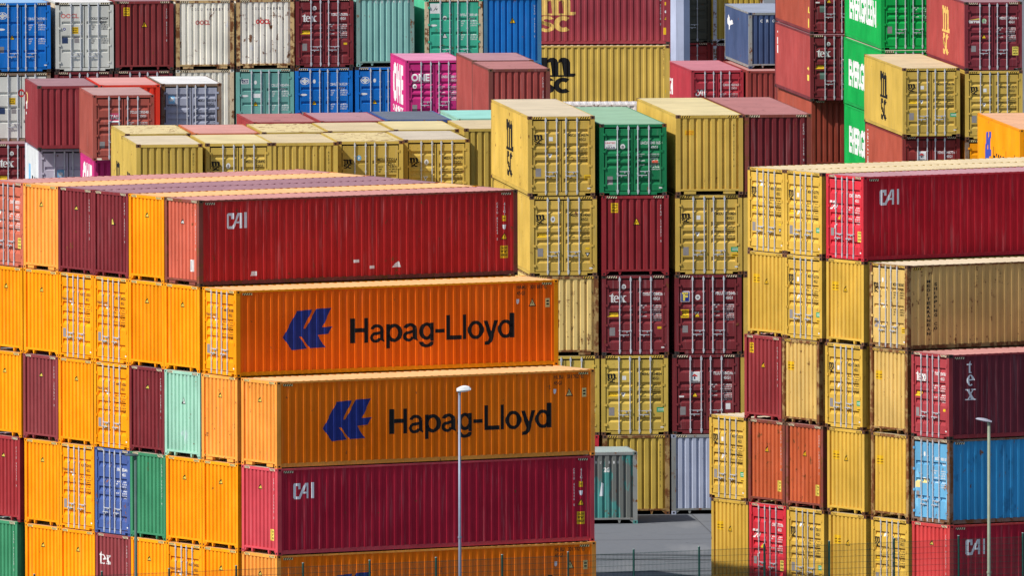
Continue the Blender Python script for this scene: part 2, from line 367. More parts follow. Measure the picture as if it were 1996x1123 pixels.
def msc(a, z, w, mat):                    # a,z = top left corner ; w = width
    k = w
    Q = lambda pts, l=0: P_([(a + x * k, z - y * k) for x, y in pts], mat, l)
    out = [Q([(0, .0), (.28, 0), (.28, .54), (.10, .54), (.10, .09), (0, .09)][:2] + [(.28, .54), (.08, .54), (.08, .08), (0, .08)])]
    out += [Q([(.28, .07), (.36, .01), (.47, 0), (.56, .06), (.60, .15), (.60, .54), (.42, .54), (.42, .17), (.38, .13), (.28, .16)]),
            Q([(.60, .08), (.68, .01), (.79, 0), (.90, .05), (.95, .15), (.95, .54), (.76, .54), (.76, .17), (.72, .13), (.60, .16)]), Q([(.95, .47), (1.10, .47), (1.10, .54), (.95, .54)])]
    out.append(B_(a - .05 * k, z - .565 * k, 1.12 * k, .05 * k, mat, 1))
    for q in A_(.74, -.82, .28, .235, 48, 312, .165, .125, 12) + A_(.25, -.715, .23, .135, 20, 270, .15, .095, 8) + A_(.25, -.915, .24, .145, -160, 90, .15, .095, 8) + [[(.10, -.72), (.40, -.82), (.40, -.92), (.10, -.82)]]:
        out.append(P_([(a + x * k, z + y * k) for x, y in q], mat))
    return out
def cai(a, z, h, mat):                    # top left, height ; digitised outline
    pcs = [[(0, .1), (.07, 0), (.17, 0), (.17, 1.0), (.07, 1.0), (0, .9)], [(.17, 0), (.51, 0), (.51, .17), (.17, .17)], [(.33, .17), (.51, .17), (.51, .38), (.33, .38)],
           [(.17, .83), (.40, .83), (.50, 1.0), (.17, 1.0)], [(.40, .83), (.80, 0), (.97, 0), (.50, 1.0)], [(.97, 0), (1.08, 0), (1.08, .15), (.90, .15)], [(.93, .15), (1.08, .15), (1.08, .97), (.93, .97)],
           [(.725, .54), (.93, .54), (.93, .66), (.67, .66)], [(1.27, -.03), (1.46, -.03), (1.46, .97), (1.27, .97)]]
    return [P_([(a + x * h, z - y * h) for x, y in p], mat) for p in pcs]
def tex(a, z, w, mat, vertical=False):
    if vertical: return ser('t', a + .02, z - w * 1.30, w * 1.15, mat) + ser('e', a, z - w * 2.50, w * 1.42, mat) + ser('x', a - .02, z - w * 3.85, w * 1.42, mat)
    k = w * .56
    return ser('t', a, z - k, k, mat) + ser('e', a + .40 * k, z - k, k, mat) + ser('x', a + 1.05 * k, z - k, k, mat)
HLE = [[(0, .68), (.285, .04), (.60, .01), (.41, .48), (.33, .67)], [(0, .68), (.33, .67), (.495, .97), (.185, 1.0)], [(.41, .48), (.465, .475), (.70, .645), (.37, .67), (.33, .67)],
       [(.465, .475), (.68, 0), (.99, -.01), (.80, .46), (.70, .645)], [(.80, .46), (1.0, .45), (.93, .625), (.70, .645)], [(.37, .67), (.70, .645), (.86, .955), (.55, .965)]]
def hlemb(a, z, w, h, mat): return [P_([(a + x * w, z - y * h) for x, y in pl], mat) for pl in HLE]
def lines(a, z, rows, mat, w=.36, h=.045, gap=.085):
    return [T_(s, a, z - i * gap, h, mat, width=w * min(1, len(s) / 10), bold=.02) for i, s in enumerate(rows)]
DL = [['MAX.WT.', 'TARE', '', 'PAYLOAD', '', 'CU.CAP.'], ['32.500 KG', '71.650 LB', '3.820 KG', '8.420 LB', '28.680 KG', '63.230 LB', '76.4 CU.M', '2.700 CU.FT']]
def marks_front(code, H):
    """returns (name, primitives) for a mark painted on the end that faces the camera"""
    k = code.split(':'); c = k[0]
    if c == 'M': return 'logo', msc(-1.0, H - .665, .325, 'k')
    if c == 'C': return 'logo', cai(-1.0, H - .90, .30, 'w')
    if c == 'C2': return 'logo', cai(-1.1, H - 1.0, .42, 'w')
    if c in ('T', 'Tb'): return 'logo', tex(-.93, H - .64, .60, 'w')
    if c == 'H': return 'logo', word('Hapag-Lloyd', -1.0, H - .93, .11, 'ob', HLP, .72)
    if c == 'K':
        o = [E_(-.80, H - .55, .19, .15, 'w'), E_(-.80, H - .55, .165, .125, 'cb_', 1), E_(-.80, H - .55, .14, .05, 'w', 2), T_('COSCO', -.99, H - .585, .085, 'w', width=.38, layer=3, bold=.03)]
        return 'logo', o + [P_([(-.9, H - .56), (-.7, H - .56), (-.8, H - .42)], 'w', 2), P_([(-.9, H - .58), (-.7, H - .58), (-.8, H - .68)], 'w', 2)]
    if c == 'OF': return 'logo', [T_('OOCL', -1.0, H - .66, .17, 'pr', width=.75, bold=.035)]
    if c == 'OO': return 'logo', [T_('OOCL', -.15, H - 1.0, .30, 'r', width=.95, bold=.045)]
    if c == 'eoo': return 'logo', [T_('OOCL', -.4, H - 1.02, .17, 'pr' if k[1] == '0' else 'r', width=.62, bold=.045)]
    if c == 'Sq': return 'logo', [B_(-1.0, H - .62, .31, .21, 'w'), B_(-.97, H - .59, .25, .15, 'nv', 1), T_('CSI', -.94, H - .56, .09, 'w', width=.19, layer=2)]
    if c == 'A': return 'logo', [B_(-.56, H - 1.02, .40, .30, 'pk'), B_(-.56, H - 1.075, .40, .05, 'w'), B_(-.56, H - 1.10, .40, .025, 'nv'), T_('TAL', -.54, H - .95, .15, 'w', width=.36, layer=1, bold=.04)]
    if c == '1': return 'logo', [T_('ONE', -.98, H - .85, .27, 'w', width=.76, bold=.04), T_('OCEAN NETWORK EXPRESS', -.98, H - .93, .035, 'w', width=.76)]
    if c == 'F': return 'logo', [B_(-1.0, H - .98, .32, .38, 'w'), B_(-.985, H - .965, .29, .35, 'b', 1), T_('F', -.92, H - .92, .25, 'yy', width=.18, layer=2, bold=.05), B_(-.95, H - .70, .22, .06, 'yy', 2)]
    if c in ('W', 'U'):
        if c == 'W': return 'logo', [B_(-.60, H - 1.03, .38, .40, 'w'), P_([(-.54, H - .80), (-.41, H - .70), (-.28, H - .80), (-.38, H - .80), (-.41, H - .76), (-.44, H - .80)], 'r', 1), B_(-.435, H - .90, .05, .12, 'nv', 1), B_(-.54, H - .98, .26, .03, 'gy', 1)]
        return 'logo', [B_(-1.04, H - .92, .42, .32, 'w'), T_('UNITED', -1.01, H - .71, .055, 'r', width=.36, layer=1), B_(-.93, H - .79, .16, .02, 'gy', 1), T_('ARAB', -1.0, H - .88, .06, 'nv', width=.34, layer=1)]
    if c == 'E':
        o = [B_(-.92, H - .80, .25, .33, 'lb')]
        star = []
        for i in range(14):
            t = math.pi * i / 7 + math.pi / 2; r_ = .10 if i % 2 == 0 else .045; star.append((-.795 + r_ * math.cos(t), H - .635 + r_ * math.sin(t)))
        return 'logo', o + [P_(star, 'w', 1), T_('MAERSK', -.99, H - .90, .06, 'k', width=.40)]
    if c == 'star2':
        star = []
        for i in range(14):
            t = math.pi * i / 7 + math.pi / 2; r_ = .12 if i % 2 == 0 else .05; star.append((-.32 + r_ * math.cos(t), H - 1.02 + r_ * math.sin(t)))
        return 'logo', [B_(-.47, H - 1.2, .30, .36, 'lb'), P_(star, 'w', 1)]
    if c == 'L': return 'logo', [T_('tarros', -1.05, H - .88, .14, 'w', width=.48, bold=.045), P_([(-1.05, H - .76), (-.55, H - .68), (-.55, H - .73)], 'yy')]
    if c == 'wpl': return 'logo', [B_(-1.0, H - .62, .40, .42, 'w'), P_([(-.9, H - .55), (-.72, H - .3), (-.78, H - .45)], 'gy', 1), P_([(-.72, H - .5), (-.68, H - .4), (-.78, H - .42)], 'dg', 1)]
    if c == 'ecr': return 'lettering', [T_(ch, -.68 + i * .28, H - .45, .12, 'w', width=.13, bold=.04) for i, ch in enumerate('CRONOS')]
    if c == 'N':
        m = k[3]; s = k[1].split(' ')
        a0 = .26; o = [T_(s[0], a0, H - .735, .10, m, width=.27, bold=.02), T_(s[1], a0 + .37, H - .735, .10, m, width=.36, bold=.02), T_(k[2], a0 + .38, H - .90, .10, m, width=.25, bold=.02)]
        if len(s) > 2: o.append(T_(s[2], a0 + .79, H - .735, .10, m, width=.055, bold=.02))
        return 'number_lettering', o
    if c in ('dk', 'dw', 'dk2', 'dw2', 'dw3'):
        m = c[1]; z = H - 1.12
        if c in ('dk', 'dw'): return 'data_lettering', lines(.20, z, DL[0], m, .32, .042, .078) + lines(.64, z, DL[1], m, .34, .042, .078)
        o = []
        for zz in (H - .98, H - 1.56): o += lines(.30, zz, ['M.G.W.', 'TARE', 'NET'][:3], m, .30, .055, .09) + lines(.70, zz, ['30.480 KG', '67.200 LB', '3.900 KG'], m, .33, .06, .09)
        return 'data_lettering', o
    if c == 'p': return 'data_plate', [B_(-.94, H - 2.19, .20, .30, 'gy')]
    if c == 'pd': return 'data_plate', [B_(-.94, H - 2.10, .20, .26, 'gy')]
    if c == 'pg': return 'data_plate', [B_(-.80, H - 1.95, .24, .30, 'dg')]
    if c == 'pb': return 'data_plate', [B_(-.95, H - 1.72, .25, .26, 'nv')]
    if c == 'p2': return 'data_plate', [B_(-.43, H - 1.70, .20, .24, 'gy')]
    if c == 'bk': return 'sticker', [B_(.94, .25, .12, .05, 'w')]
    if c == 's': return 'sticker', [B_(-.45, H - .90, .14, .15, 'w')]
    if c == 'ss': return 'sticker', [B_(-.46, H - 1.08, .10, .14, 'w')]
    if c == 'su': return 'sticker', [B_(-.45, H - .62, .13, .19, 'w')]
    if c == 's2': return 'sticker', [B_(-.70, H - 1.85, .12, .16, 'w')]
    if c == 'o': return 'sticker', [E_(-.40, H - .56, .06, .085, 'w')]
    if c == 'o2': return 'sticker', [E_(-.85, H - 1.12, .06, .06, 'b'), E_(-.85, H - 1.12, .025, .03, 'w', 1)]
    if c == 'oo': return 'sticker', [E_(-.38, H - .84, .08, .11, 'w'), E_(-.38, H - .84, .04, .055, 'gy', 1)]
    if c == 'oc': return 'sticker', [E_(-.38, H - .82, .09, .10, 'w'), E_(-.38, H - .82, .05, .05, 'gy', 1)]
    if c == 'oc2': return 'sticker', [E_(-.42, H - .42, .085, .10, 'w'), E_(-.41, H - .41, .04, .05, 'gy', 1)]
    if c == 'oc3': return 'sticker', [E_(-.84, H - 1.08, .085, .10, 'w'), E_(-.83, H - 1.08, .045, .05, 'gy', 1)]
    if c == 'bl': return 'sticker', [E_(-.42, H - .62, .09, .10, 'lb'), E_(-.42, H - .62, .03, .04, 'w', 1)]
    if c == 'gr': return 'sticker', [E_(-.39, H - .80, .10, .10, 'lg')]
    if c == 'or': return 'sticker', [B_(.68, H - 1.42, .22, .10, 'or_')]
    if c == 'y': return 'warning_label', [B_(-1.02, H - 1.50, .40, .15, 'y'), T_('CAUTION', -.99, H - 1.45, .05, 'k', width=.34, layer=1)]
    if c == 'y2': return 'warning_label', [B_(-1.0, H - 1.72, .30, .24, 'py'), B_(-.55, H - 1.55, .30, .14, 'py')]
    if c == 'y3': return 'sticker', [B_(-.98, H - 1.55, .18, .06, 'w')]
    if c == 'y4': return 'sticker', [E_(-.85, H - 1.12, .15, .045, 'w')]
    if c == 'wp': return 'sticker', [B_(-.50, H - 1.20, .30, .17, 'w')]
    if c == 'wsq': return 'sticker', [B_(.72, H - 2.0, .17, .22, 'w')]
    if c == 'Y': return 'warning_label', [B_(.82, H - 2.33, .30, .20, 'y'), B_(.85, H - 2.22, .24, .035, 'ob', 1), B_(.85, H - 2.29, .24, .03, 'ob', 1)]
    if c == 'Yb': return 'warning_label', [B_(.80, H - 2.25, .26, .36, 'yy')] + [T_(t, .83, H - 1.98 - i * .11, .06, 'k', width=.2, layer=1, bold=.03) for i, t in enumerate(("CAUTION", "9'6\"", 'HIGH'))]
    if c == 'Yc': return 'warning_label', [B_(-.52, H - 1.32, .26, .28, 'y')] + [T_(t, -.49, H - 1.12 - i * .085, .05, 'k', width=.2, layer=1, bold=.03) for i, t in enumerate(("CAUTION", "9'6\"", 'HIGH'))]
    if c == 'ysq': return 'warning_label', [B_(-1.0, H - 1.56, .30, .30, 'y')] + [T_(t, -.97, H - 1.34 - i * .09, .05, 'k', width=.24, layer=1, bold=.03) for i, t in enumerate(("CAUTION", "9'6\"", 'HIGH'))]
    if c == 'Ys': return 'sticker', [B_(.80, H - 1.95, .15, .085, 'y')]
    if c == 'g': return 'sticker', [B_(.80, H - 2.07, .32, .17, 'g'), B_(.84, H - 1.97, .24, .02, 'w', 1), B_(.84, H - 2.02, .24, .02, 'w', 1)]
    if c == 't': return 'warning_sign', tri(-.40, H - (1.45 if 'x' not in c else 1.5), .22)
    if c == 't2': return 'warning_sign', tri(-.43, H - 2.12, .24, 'yy')
    if c == 't6': return 'warning_sign', tri(-.38, H - 1.55, .24, 'w')
    if c == 'v': return 'sticker', [P_([(-.50, H - 1.36), (-.32, H - 1.36), (-.41, H - 1.53)], 'w'), P_([(-.45, H - 1.39), (-.37, H - 1.39), (-.41, H - 1.46)], 'gy', 1)]
    if c == 'v2': return 'sticker', [P_([(.78, H - 2.05), (.97, H - 2.05), (.875, H - 2.22)], 'k'), P_([(.83, H - 2.08), (.92, H - 2.08), (.875, H - 2.16)], 'w', 1)]
    if c in ('et', 'etw', 'et2', 'et2w', 'et3', 'et4', 'et5'):
        z, a = {'et': (.62, .02), 'etw': (.72, .02), 'et2': (1.0, .10), 'et2w': (.98, .05), 'et3': (.98, .0), 'et4': (.95, .05), 'et5': (.98, 0)}[c]
        return 'warning_sign', tri(a, H - z, .28, 'w' if c in ('etw', 'et2w') else 'yy' if c in ('et', 'et2') else 'y')
    if c in ('en', 'env'):
        a = .93 if c == 'en' else .88
        return 'number_lettering', VT_(k[1], a, H - .34, .082, k[2], 1.3 if c == 'en' else 1.5, sx=.6, bold=.0)
    if c in ('ehn', 'ehnw'):
        m = 'gy' if c == 'ehn' else 'w'; zz = H - .44 if c == 'ehn' else H - .25
        return 'number_lettering', [T_(ch, -.55 + i * .125, zz, .11, m, width=.065) for i, ch in enumerate(k[1]) if ch != ' ']
    if c == 'ey': return 'warning_label', [B_(-.86, H - 1.08, .40, .30, 'y'), B_(-.83, H - .93, .14, .03, 'ob', 1), B_(-.62, H - .93, .14, .03, 'ob', 1), B_(-.83, H - 1.02, .14, .03, 'ob', 1), B_(-.62, H - 1.02, .14, .03, 'ob', 1)]
    if c == 'eyw': return 'warning_label', [B_(-.90, H - .73, .34, .18, 'y'), T_('CAUTION', -.87, H - .63, .05, 'r', width=.28, layer=1), T_('HIGH VOLT', -.87, H - .71, .05, 'r', width=.28, layer=1)]
    if c in ('eb', 'eyt'): return 'warning_label', [B_(-.88, H - .62, .26, .35, 'y')] + [T_(t, -.85, H - .37 - i * .10, .06, 'k', width=.2, layer=1, bold=.03) for i, t in enumerate(("CAUTION", "9'6\"", 'HIGH'))]
    if c == 'ebl': return 'warning_label', [B_(.30, H - 2.2, .16, .22, 'y')]
    if c == 'ecau': return 'warning_label', [B_(.70, H - 2.42, .24, .38, 'yy')] + [T_(t, .73, H - 2.15 - i * .11, .06, 'k', width=.18, layer=1, bold=.03) for i, t in enumerate(("CAUTION", "9'6\"", 'HIGH'))]
    if c == 'ewp': return 'data_plate', [B_(.48, .48, .30, .40, 'w'), B_(.60, .52, .05, .32, 'gy', 1)]
    if c == 'etex': return 'logo', tex(-.98, H - .62, .76, 'w')
    if c == 't26': return 'number_lettering', [T_(ch, -.62 + i * .16, H - .42, .09, 'w', width=.05) for i, ch in enumerate('TRIU 118')] + [T_('2G', .0, H - .72, .15, 'w', width=.22, bold=.05), P_([(-.42, .85), (-.36, 1.0), (-.36, 1.5), (-.42, 1.35)], 'w'), P_([(-.16, 1.0), (-.08, 1.5), (.0, 1.45), (-.02, 1.0)], 'wl'), B_(1.07, .16, .13, .92, 'tl_')]
    return None, None
FL['cb_'] = (.006, .155, .55); FL['tl_'] = (.11, .30, .33); FL['lp'] = (.5, .3, .5)
def marks_side(code, H, L):
    k = code.split(':'); c = k[0]
    if c == 'CAI': return 'logo', cai(float(k[1]), H - float(k[2]) + .265, .53, 'wl')
    if c == 'cnum': return 'number_lettering', VT_(k[1], L - .79, H - .42, .075, 'w', 1.32, sx=.8) + VT_('45G1', L - .51, H - .42, .10, 'w', 1.25, sx=.7)
    if c == 'cnum2': return 'number_lettering', VT_('MEDU 733018 2', L - .40, H - .3, .085, 'w', 1.35, sx=.8)
    if c == 'cau2': return 'warning_label', [B_(L - .27, .42, .26, .30, 'y'), B_(L - .22, 1.68, .10, .14, 'y'), E_(L - .17, 1.40, .05, .06, 'wl')] + tri(L - .17, 1.12, .17)
    if c == 'yn': return 'number_lettering', VT_('MEDU 261 22G1', L - .26, H - .15, .07, 'ob', 1.4, sx=.8) + [B_(L - .2, .55, .1, .15, 'y')]
    if c == 'cau': return 'warning_label', [B_(L - .58, H - 1.05, .13, .19, 'y'), B_(L - .55, H - .97, .07, .03, 'ob', 1), P_([(L - .58, H - 1.17), (L - .45, H - 1.17), (L - .47, H - 1.30), (L - .515, H - 1.34), (L - .56, H - 1.30)], 'wl')] + tri(L - .515, H - 1.56, .26) + [B_(L - .66, H - 2.30, .30, .42, 'y')] + [T_(t, L - .63, H - 1.99 - i * .12, .07, 'k', width=.24, layer=1, bold=.03) for i, t in enumerate(("CAUTION", "9'6\"", 'HIGH'))]
    if c == 'HL': return 'logo', hlemb(1.77, H - .70, 1.85, 1.36, 'b') + word('Hapag-Lloyd', 4.31, H - 1.90, .83, 'k', HLP, 6.20)
    if c == 'scr': return 'sticker', [P_([(1.95, .30), (2.20, .30), (2.20, .45), (2.02, .45)], 'wl'), B_(5.9, .62, .22, .10, 'wl'), P_([(7.35, .42), (7.7, .42), (7.62, .62), (7.5, .55)], 'wl'), B_(6.5, .40, .2, .10, 'wl')]
    if c == 'hnum': return 'number_lettering', [T_(k[1][:4], L - 1.56, H - .28, .12, 'ob', width=.36), T_(k[1][5:11], L - 1.08, H - .28, .12, 'ob', width=.48), B_(L - .53, H - .29, .11, .14, 'ob'), T_(k[1][12:], L - .51, H - .27, .10, 'orx', width=.06, layer=1), T_('45G1', L - 1.56, H - .48, .12, 'ob', width=.30)]
    if c == 'hlab': return 'warning_sign', tri(L - .98, H - .74, .30, 'py') + [B_(L - .49, H - .92, .18, .30, 'py'), B_(L - .46, H - .74, .12, .05, 'k', 1), B_(L - .46, H - .84, .12, .05, 'k', 1), P_([(L - 1.60, H - .62), (L - 1.47, H - .62), (L - 1.48, H - .74), (L - 1.535, H - .79), (L - 1.59, H - .74)], 'wl')]
    if c == 'MED':
        return 'lettering', [T_(ch, .79, H - .62 - i * .148, .098, 'k', width=(.05 if ch == 'I' else .17), anchor='l', bold=.03) for i, ch in enumerate('MEDITERRANEAN')] + [T_(ch, 1.08, H - .72 - i * .150, .098, 'k', width=(.05 if ch == 'I' else .15), bold=.03) for i, ch in enumerate('SHIPPING CO') if ch != ' ']
    if c == 'TEXV': return 'logo', tex(.72, H - .18, .36, 'wl', True)
    if c == 'BIG': return 'logo', msc(.42, H - .50, 1.46, 'k' if k[1] == 'k' else 'gd')
    if c == 'MSC': return 'logo', msc(5.1, H - .45, 1.95, 'k' if k[1] == 'k' else 'gd')
    if c == 'MSCs': return 'logo', msc(2.1, H - 1.2, 1.45, 'k')
    if c == 'EVER': return 'logo', [T_('EVERGREEN', 1.5, H - 1.95, 1.0, 'w', width=8.9, bold=.05)]
    if c == 'ONE': return 'logo', [T_('ONE', 1.0, H - 1.78, 1.38, 'w', width=3.9, bold=.06), T_('OCEAN NETWORK', 1.0, H - 2.3, .26, 'w', width=3.9, bold=.03)]
    if c == 'CAIs': return 'logo', cai(.9, H - .75, .75, 'w')
    if c == 'HLs': return 'logo', hlemb(2.0, H - .55, 1.85, 1.5, 'b2_') + word('Hapag-Lloyd', 4.4, H - 1.90, .83, 'k', HLP, 6.20)
    if c == 'CROV': return 'lettering', VT_('CRONOS CONTAINERS', .8, H - .3, .19, 'w', 1.3, bold=.03, sx=1.6)
    if c == 'emb': return 'logo', [P_([(.9, H - .72), (1.4, H - .45), (1.7, H - .55), (1.95, H - .72), (2.7, H - .62), (3.1, H - .78), (2.7, H - .86), (2.0, H - .88), (1.8, H - 1.08), (1.45, H - 1.2), (1.5, H - .95), (1.1, H - .9)], 'w')]
    if c == 'gld': return 'lettering', [P_([(.7, H - .55), (1.0, H - .45), (1.3, H - .75), (1.1, H - .95), (1.05, H - .65)], 'py'), P_([(.5, H - .95), (.8, H - .85), (1.1, H - 1.15), (.7, H - 1.2)], 'w'), B_(.5, H - 1.42, .3, .1, 'w')]
    if c == 'MAE': return 'lettering', [T_('MAERSK', 3.0, H - 1.75, .50, 'k', width=7.5, bold=.05), B_(1.6, H - 1.55, .8, .75, 'lb')]
    if c == 'kyel': return 'warning_label', [P_([(11.2, H - 2.0), (11.8, H - 2.0), (11.5, H - 1.7)], 'yy'), B_(11.2, .25, .5, .4, 'yy')]
    if c == 'tgo': return 'warning_label', [P_([(11.0, 1.35), (11.6, 1.3), (11.4, 1.5)], 'yy'), B_(11.0, .85, .6, .25, 'yy'), B_(.75, 1.55, .35, .35, 'w'), B_(.75, 1.95, .3, .3, 'w'), B_(.8, 2.45, .25, .08, 'w')]
    return None, None
FL['orx'] = (.8, .2, .01); FL['b2_'] = (.05, .08, .42)
_marks = {}
def mark_mesh(face, code, H, L, end):
    key = (face, code, H, L if face != 'front' else 0, end if face == 'front' else 0)
    if key in _marks: return _marks[key]
    name, prims = marks_front(code, H) if face == 'front' else marks_side(code, H, L)
    if not prims:
        print('NO MARK', face, code); _marks[key] = None; return None
    if face == 'front': prof, ax = (door_profile(H, end), 2) if end[0] == 'D' else (END, 0)
    else: prof, ax = side_profile(L), 0
    bm = bmesh.new(); mats = []
    for mat, vs, fs, layer in prims:
        if mat not in mats: mats.append(mat)
        mi = mats.index(mat); bv = [bm.verts.new((a, .0014 * layer, z)) for a, z in vs]
        for f in fs:
            try: bm.faces.new([bv[i] for i in f]).material_index = mi
            except ValueError: pass
    bmesh.ops.triangulate(bm, faces=bm.faces[:])
    lo = min(v.co[ax] for v in bm.verts); hi = max(v.co[ax] for v in bm.verts)
    for x, _ in prof:
        if face == 'left' : x = L - x
        if lo < x < hi:
            co = [0, 0, 0]; co[ax] = x; no = [0, 0, 0]; no[ax] = 1
            bmesh.ops.bisect_plane(bm, geom=bm.verts[:] + bm.edges[:] + bm.faces[:], dist=1e-5, plane_co=co, plane_no=no)
    for v in bm.verts:
        a, l, z = v.co
        if face == 'front': v.co = (a, interp(prof, v.co[ax]) - .003 - l, z)
        elif face == 'right': v.co = (WX - interp(prof, a) + .003 + l, a, z)
        else: v.co = (-(WX - interp(prof, L - a)) - .003 - l, L - a, z)
    me = bpy.data.meshes.new(name); bm.to_mesh(me); bm.free()
    for _ in mats: me.materials.append(None)
    _marks[key] = (name, me, [fm(m) for m in mats]); return _marks[key]
def stripes_mesh(kind):
    b = MB()
    b.box(0, .36, -.0015, .0, -.078, -.004, 0)
    for i in range(4): x = .0 + i * .085; b.prism([(x, -.078), (x + .042, -.078), (x + .085, -.004), (x + .043, -.004)], -.0032, -.0014, 1)
    return b.mesh('hazard_stripes', 2)
STRIPE = stripes_mesh(0); CAST = m_cast()
FM_ST = {'o': flat('stripe_pale', (.80, .66, .28), .5), 'y': flat('stripe_yellow', (.78, .50, .08), .5), 'w': flat('stripe_cream', (.72, .62, .42), .5)}
MK = flat('stripe_black', (.02, .017, .014), .6)
def add_container(x, y, z, rz, H, L, end, col, marks, label, group, kw):
    t = bpy.data.objects.new('shipping_container', None); C.objects.link(t)
    t.location = (x, y, z); t.rotation_euler = (0, 0, R(rz)); t.empty_display_size = .5
    tag(t, label, 'container', group)
    base = pm(col); fr = pm(kw['frame']) if kw.get('frame') and kw['frame'] not in ('rustc',) else base
    yel = col.startswith('yel'); cast = base
    if yel: cast = pm('castbrown')
    if kw.get('frame') in ('rusty', 'rustor', 'rusty2', 'rustc2', 'rustred', 'browns', 'rustc'): cast = pm('castbrown')
    elif col.startswith('maroon') or col in ('oocl', 'cosco', 'greenB', 'tealB'): cast = pm('castdark') if col != 'maroonF' and col != 'maroonF2' else base
    link('frame', cached(('f', H, L, end), lambda: m_frame(H, L, end)), [fr, M_FLOOR], t)
    for sx in (-1, 1):
        for yy in (.089, L - .089):
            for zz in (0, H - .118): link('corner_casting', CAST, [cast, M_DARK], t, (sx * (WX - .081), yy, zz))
    sp = pm(kw['sidep']) if kw.get('sidep') else base
    sr = pm(kw['side']) if kw.get('side') else sp
    sm = cached(('s', H, L), lambda: m_side(H, L))
    link('side_panel', sm, [sr], t)
    o = link('side_panel', sm, [sp], t); o.rotation_euler = (0, 0, math.pi); o.location = (0, L, 0)
    em = cached(('e', H), lambda: m_end(H))
    o = link('end_panel', em, [base], t); o.rotation_euler = (0, 0, math.pi); o.location = (0, L, 0)
    rk = kw.get('roof') or ('orangeroof' if col.startswith('orange') else 'tan2' if yel else 'pink' if 'red' in col else 'mauve2' if 'maroon' in col else 'beige')
    link('roof_panel', cached(('r', H, L), lambda: m_roof(H, L)), [rm(rk)], t)
    if end[0] == 'D':
        link('gasket', cached(('g', H), lambda: m_gasket(H)), [M_DARK], t)
        for s in (-1, 1):
            d = link('door', cached(('d', H, end, s), lambda: m_door(H, end, s)), [base], t)
            for i, (bx, dd, hz) in enumerate(((.17, -s, .0), (.57, -s, .14))):
                bx *= s; hz = (.72 if end == 'D1' else .62) + (hz if (s > 0) else .14 - hz)
                link('locking_bar', cached(('b', H, bx), lambda: m_bar(H, bx)), [M_STEEL], d)
                hd = s if i == 0 else -s
                link('handle', cached(('h', H, bx, end), lambda: m_handle(H, bx, hd, hz)), [M_STEEL], d)
    else:
        link('end_panel', em, [base], t)
    if H > 2.7:
        st = FM_ST['o'] if col.startswith('orange') else FM_ST['w'] if not yel else FM_ST['y']
        for sx in (-1.03, .67): link('hazard_stripes', STRIPE, [st, MK], t, (sx, .0055, H - .020))
        if kw.get('smarks') or kw.get('side'):
            for yy in (.25, L - .62):
                o = link('hazard_stripes', STRIPE, [st, MK], t, (WX - .0085, yy, H - .085)); o.rotation_euler = (0, 0, math.pi / 2); 
    for code in marks.split('|'):
        if code:
            r_ = mark_mesh('front', code, H, L, end)
            if r_: link(r_[0], r_[1], r_[2], t)
    sm_ = kw.get('smarks', '')
    if 'hnum' in sm_: sm_ += '|hlab'
    for face, src in (('right', sm_), ('left', kw.get('lmarks', ''))):
        for code in src.split('|'):
            if code:
                r_ = mark_mesh(face, code, H, L, end)
                if r_: link(r_[0], r_[1], r_[2], t)
    return t
# ------------------------------------------------------------------ ground
def ground():
    b = MB(); b.quad((-900, 200, 0), (900, 200, 0), (1200, 2600, 0), (-1200, 2600, 0))
    m, n, s = nodes('asphalt'); v = coords(n)
    c = mixc(n, noise(n, v, .06, 4), (.14, .15, .165), (.188, .198, .215))
    c = mixc(n, ramp(n, noise(n, v, 6, 6, .7), .35, .75), c, (.14, .15, .165))
    c = mixc(n, ramp(n, noise(n, coords(n, (.5, .12, 1)), .8, 4), .55, .75), c, (.235, .24, .25))
    c = mixc(n, ramp(n, noise(n, coords(n, (.35, 1.6, 1)), 1.0, 5, .6), .60, .72), c, (.115, .12, .13))
    c = mixc(n, ramp(n, noise(n, coords(n, (1, 1, 1)), .9, 6, .7), .66, .70), c, (.09, .09, .10))
    n.links.new(c, s.inputs['Base Color']); inp(s, 'Roughness', .9); inp(s, 'Specular IOR Level', .2)
    o = link('ground', b.mesh('ground'), [m]); tag(o, kind='structure')
ground()
def strips(name, label_kind, col, items):
    b = MB()
    for x, y, dx, dy, w, z in items:
        n_ = Vector((-dy, dx, 0)).normalized() * w / 2
        b.quad((x + n_.x, y + n_.y, z), (x - n_.x, y - n_.y, z), (x + dx - n_.x, y + dy - n_.y, z), (x + dx + n_.x, y + dy + n_.y, z))
    o = link(name, b.mesh(name), [flat(name + '_mat', col, .9)]); tag(o, kind='structure')
strips('ground_joints', 0, (.10, .105, .115), [(-40, 652 + 8.5 * k, 120, 13.5, .05, .004) for k in range(8)] + [(3.2 + 7.5 * k, 640, -6, 90, .05, .008) for k in range(5)])
strips('ground_tyre_marks', 0, (.115, .12, .13), [(-8, 672, 60, 9, .45, .012), (-8, 674.2, 60, 9, .40, .012), (-6, 683, 50, -6, .42, .016), (-6, 685.1, 50, -6, .42, .016)])
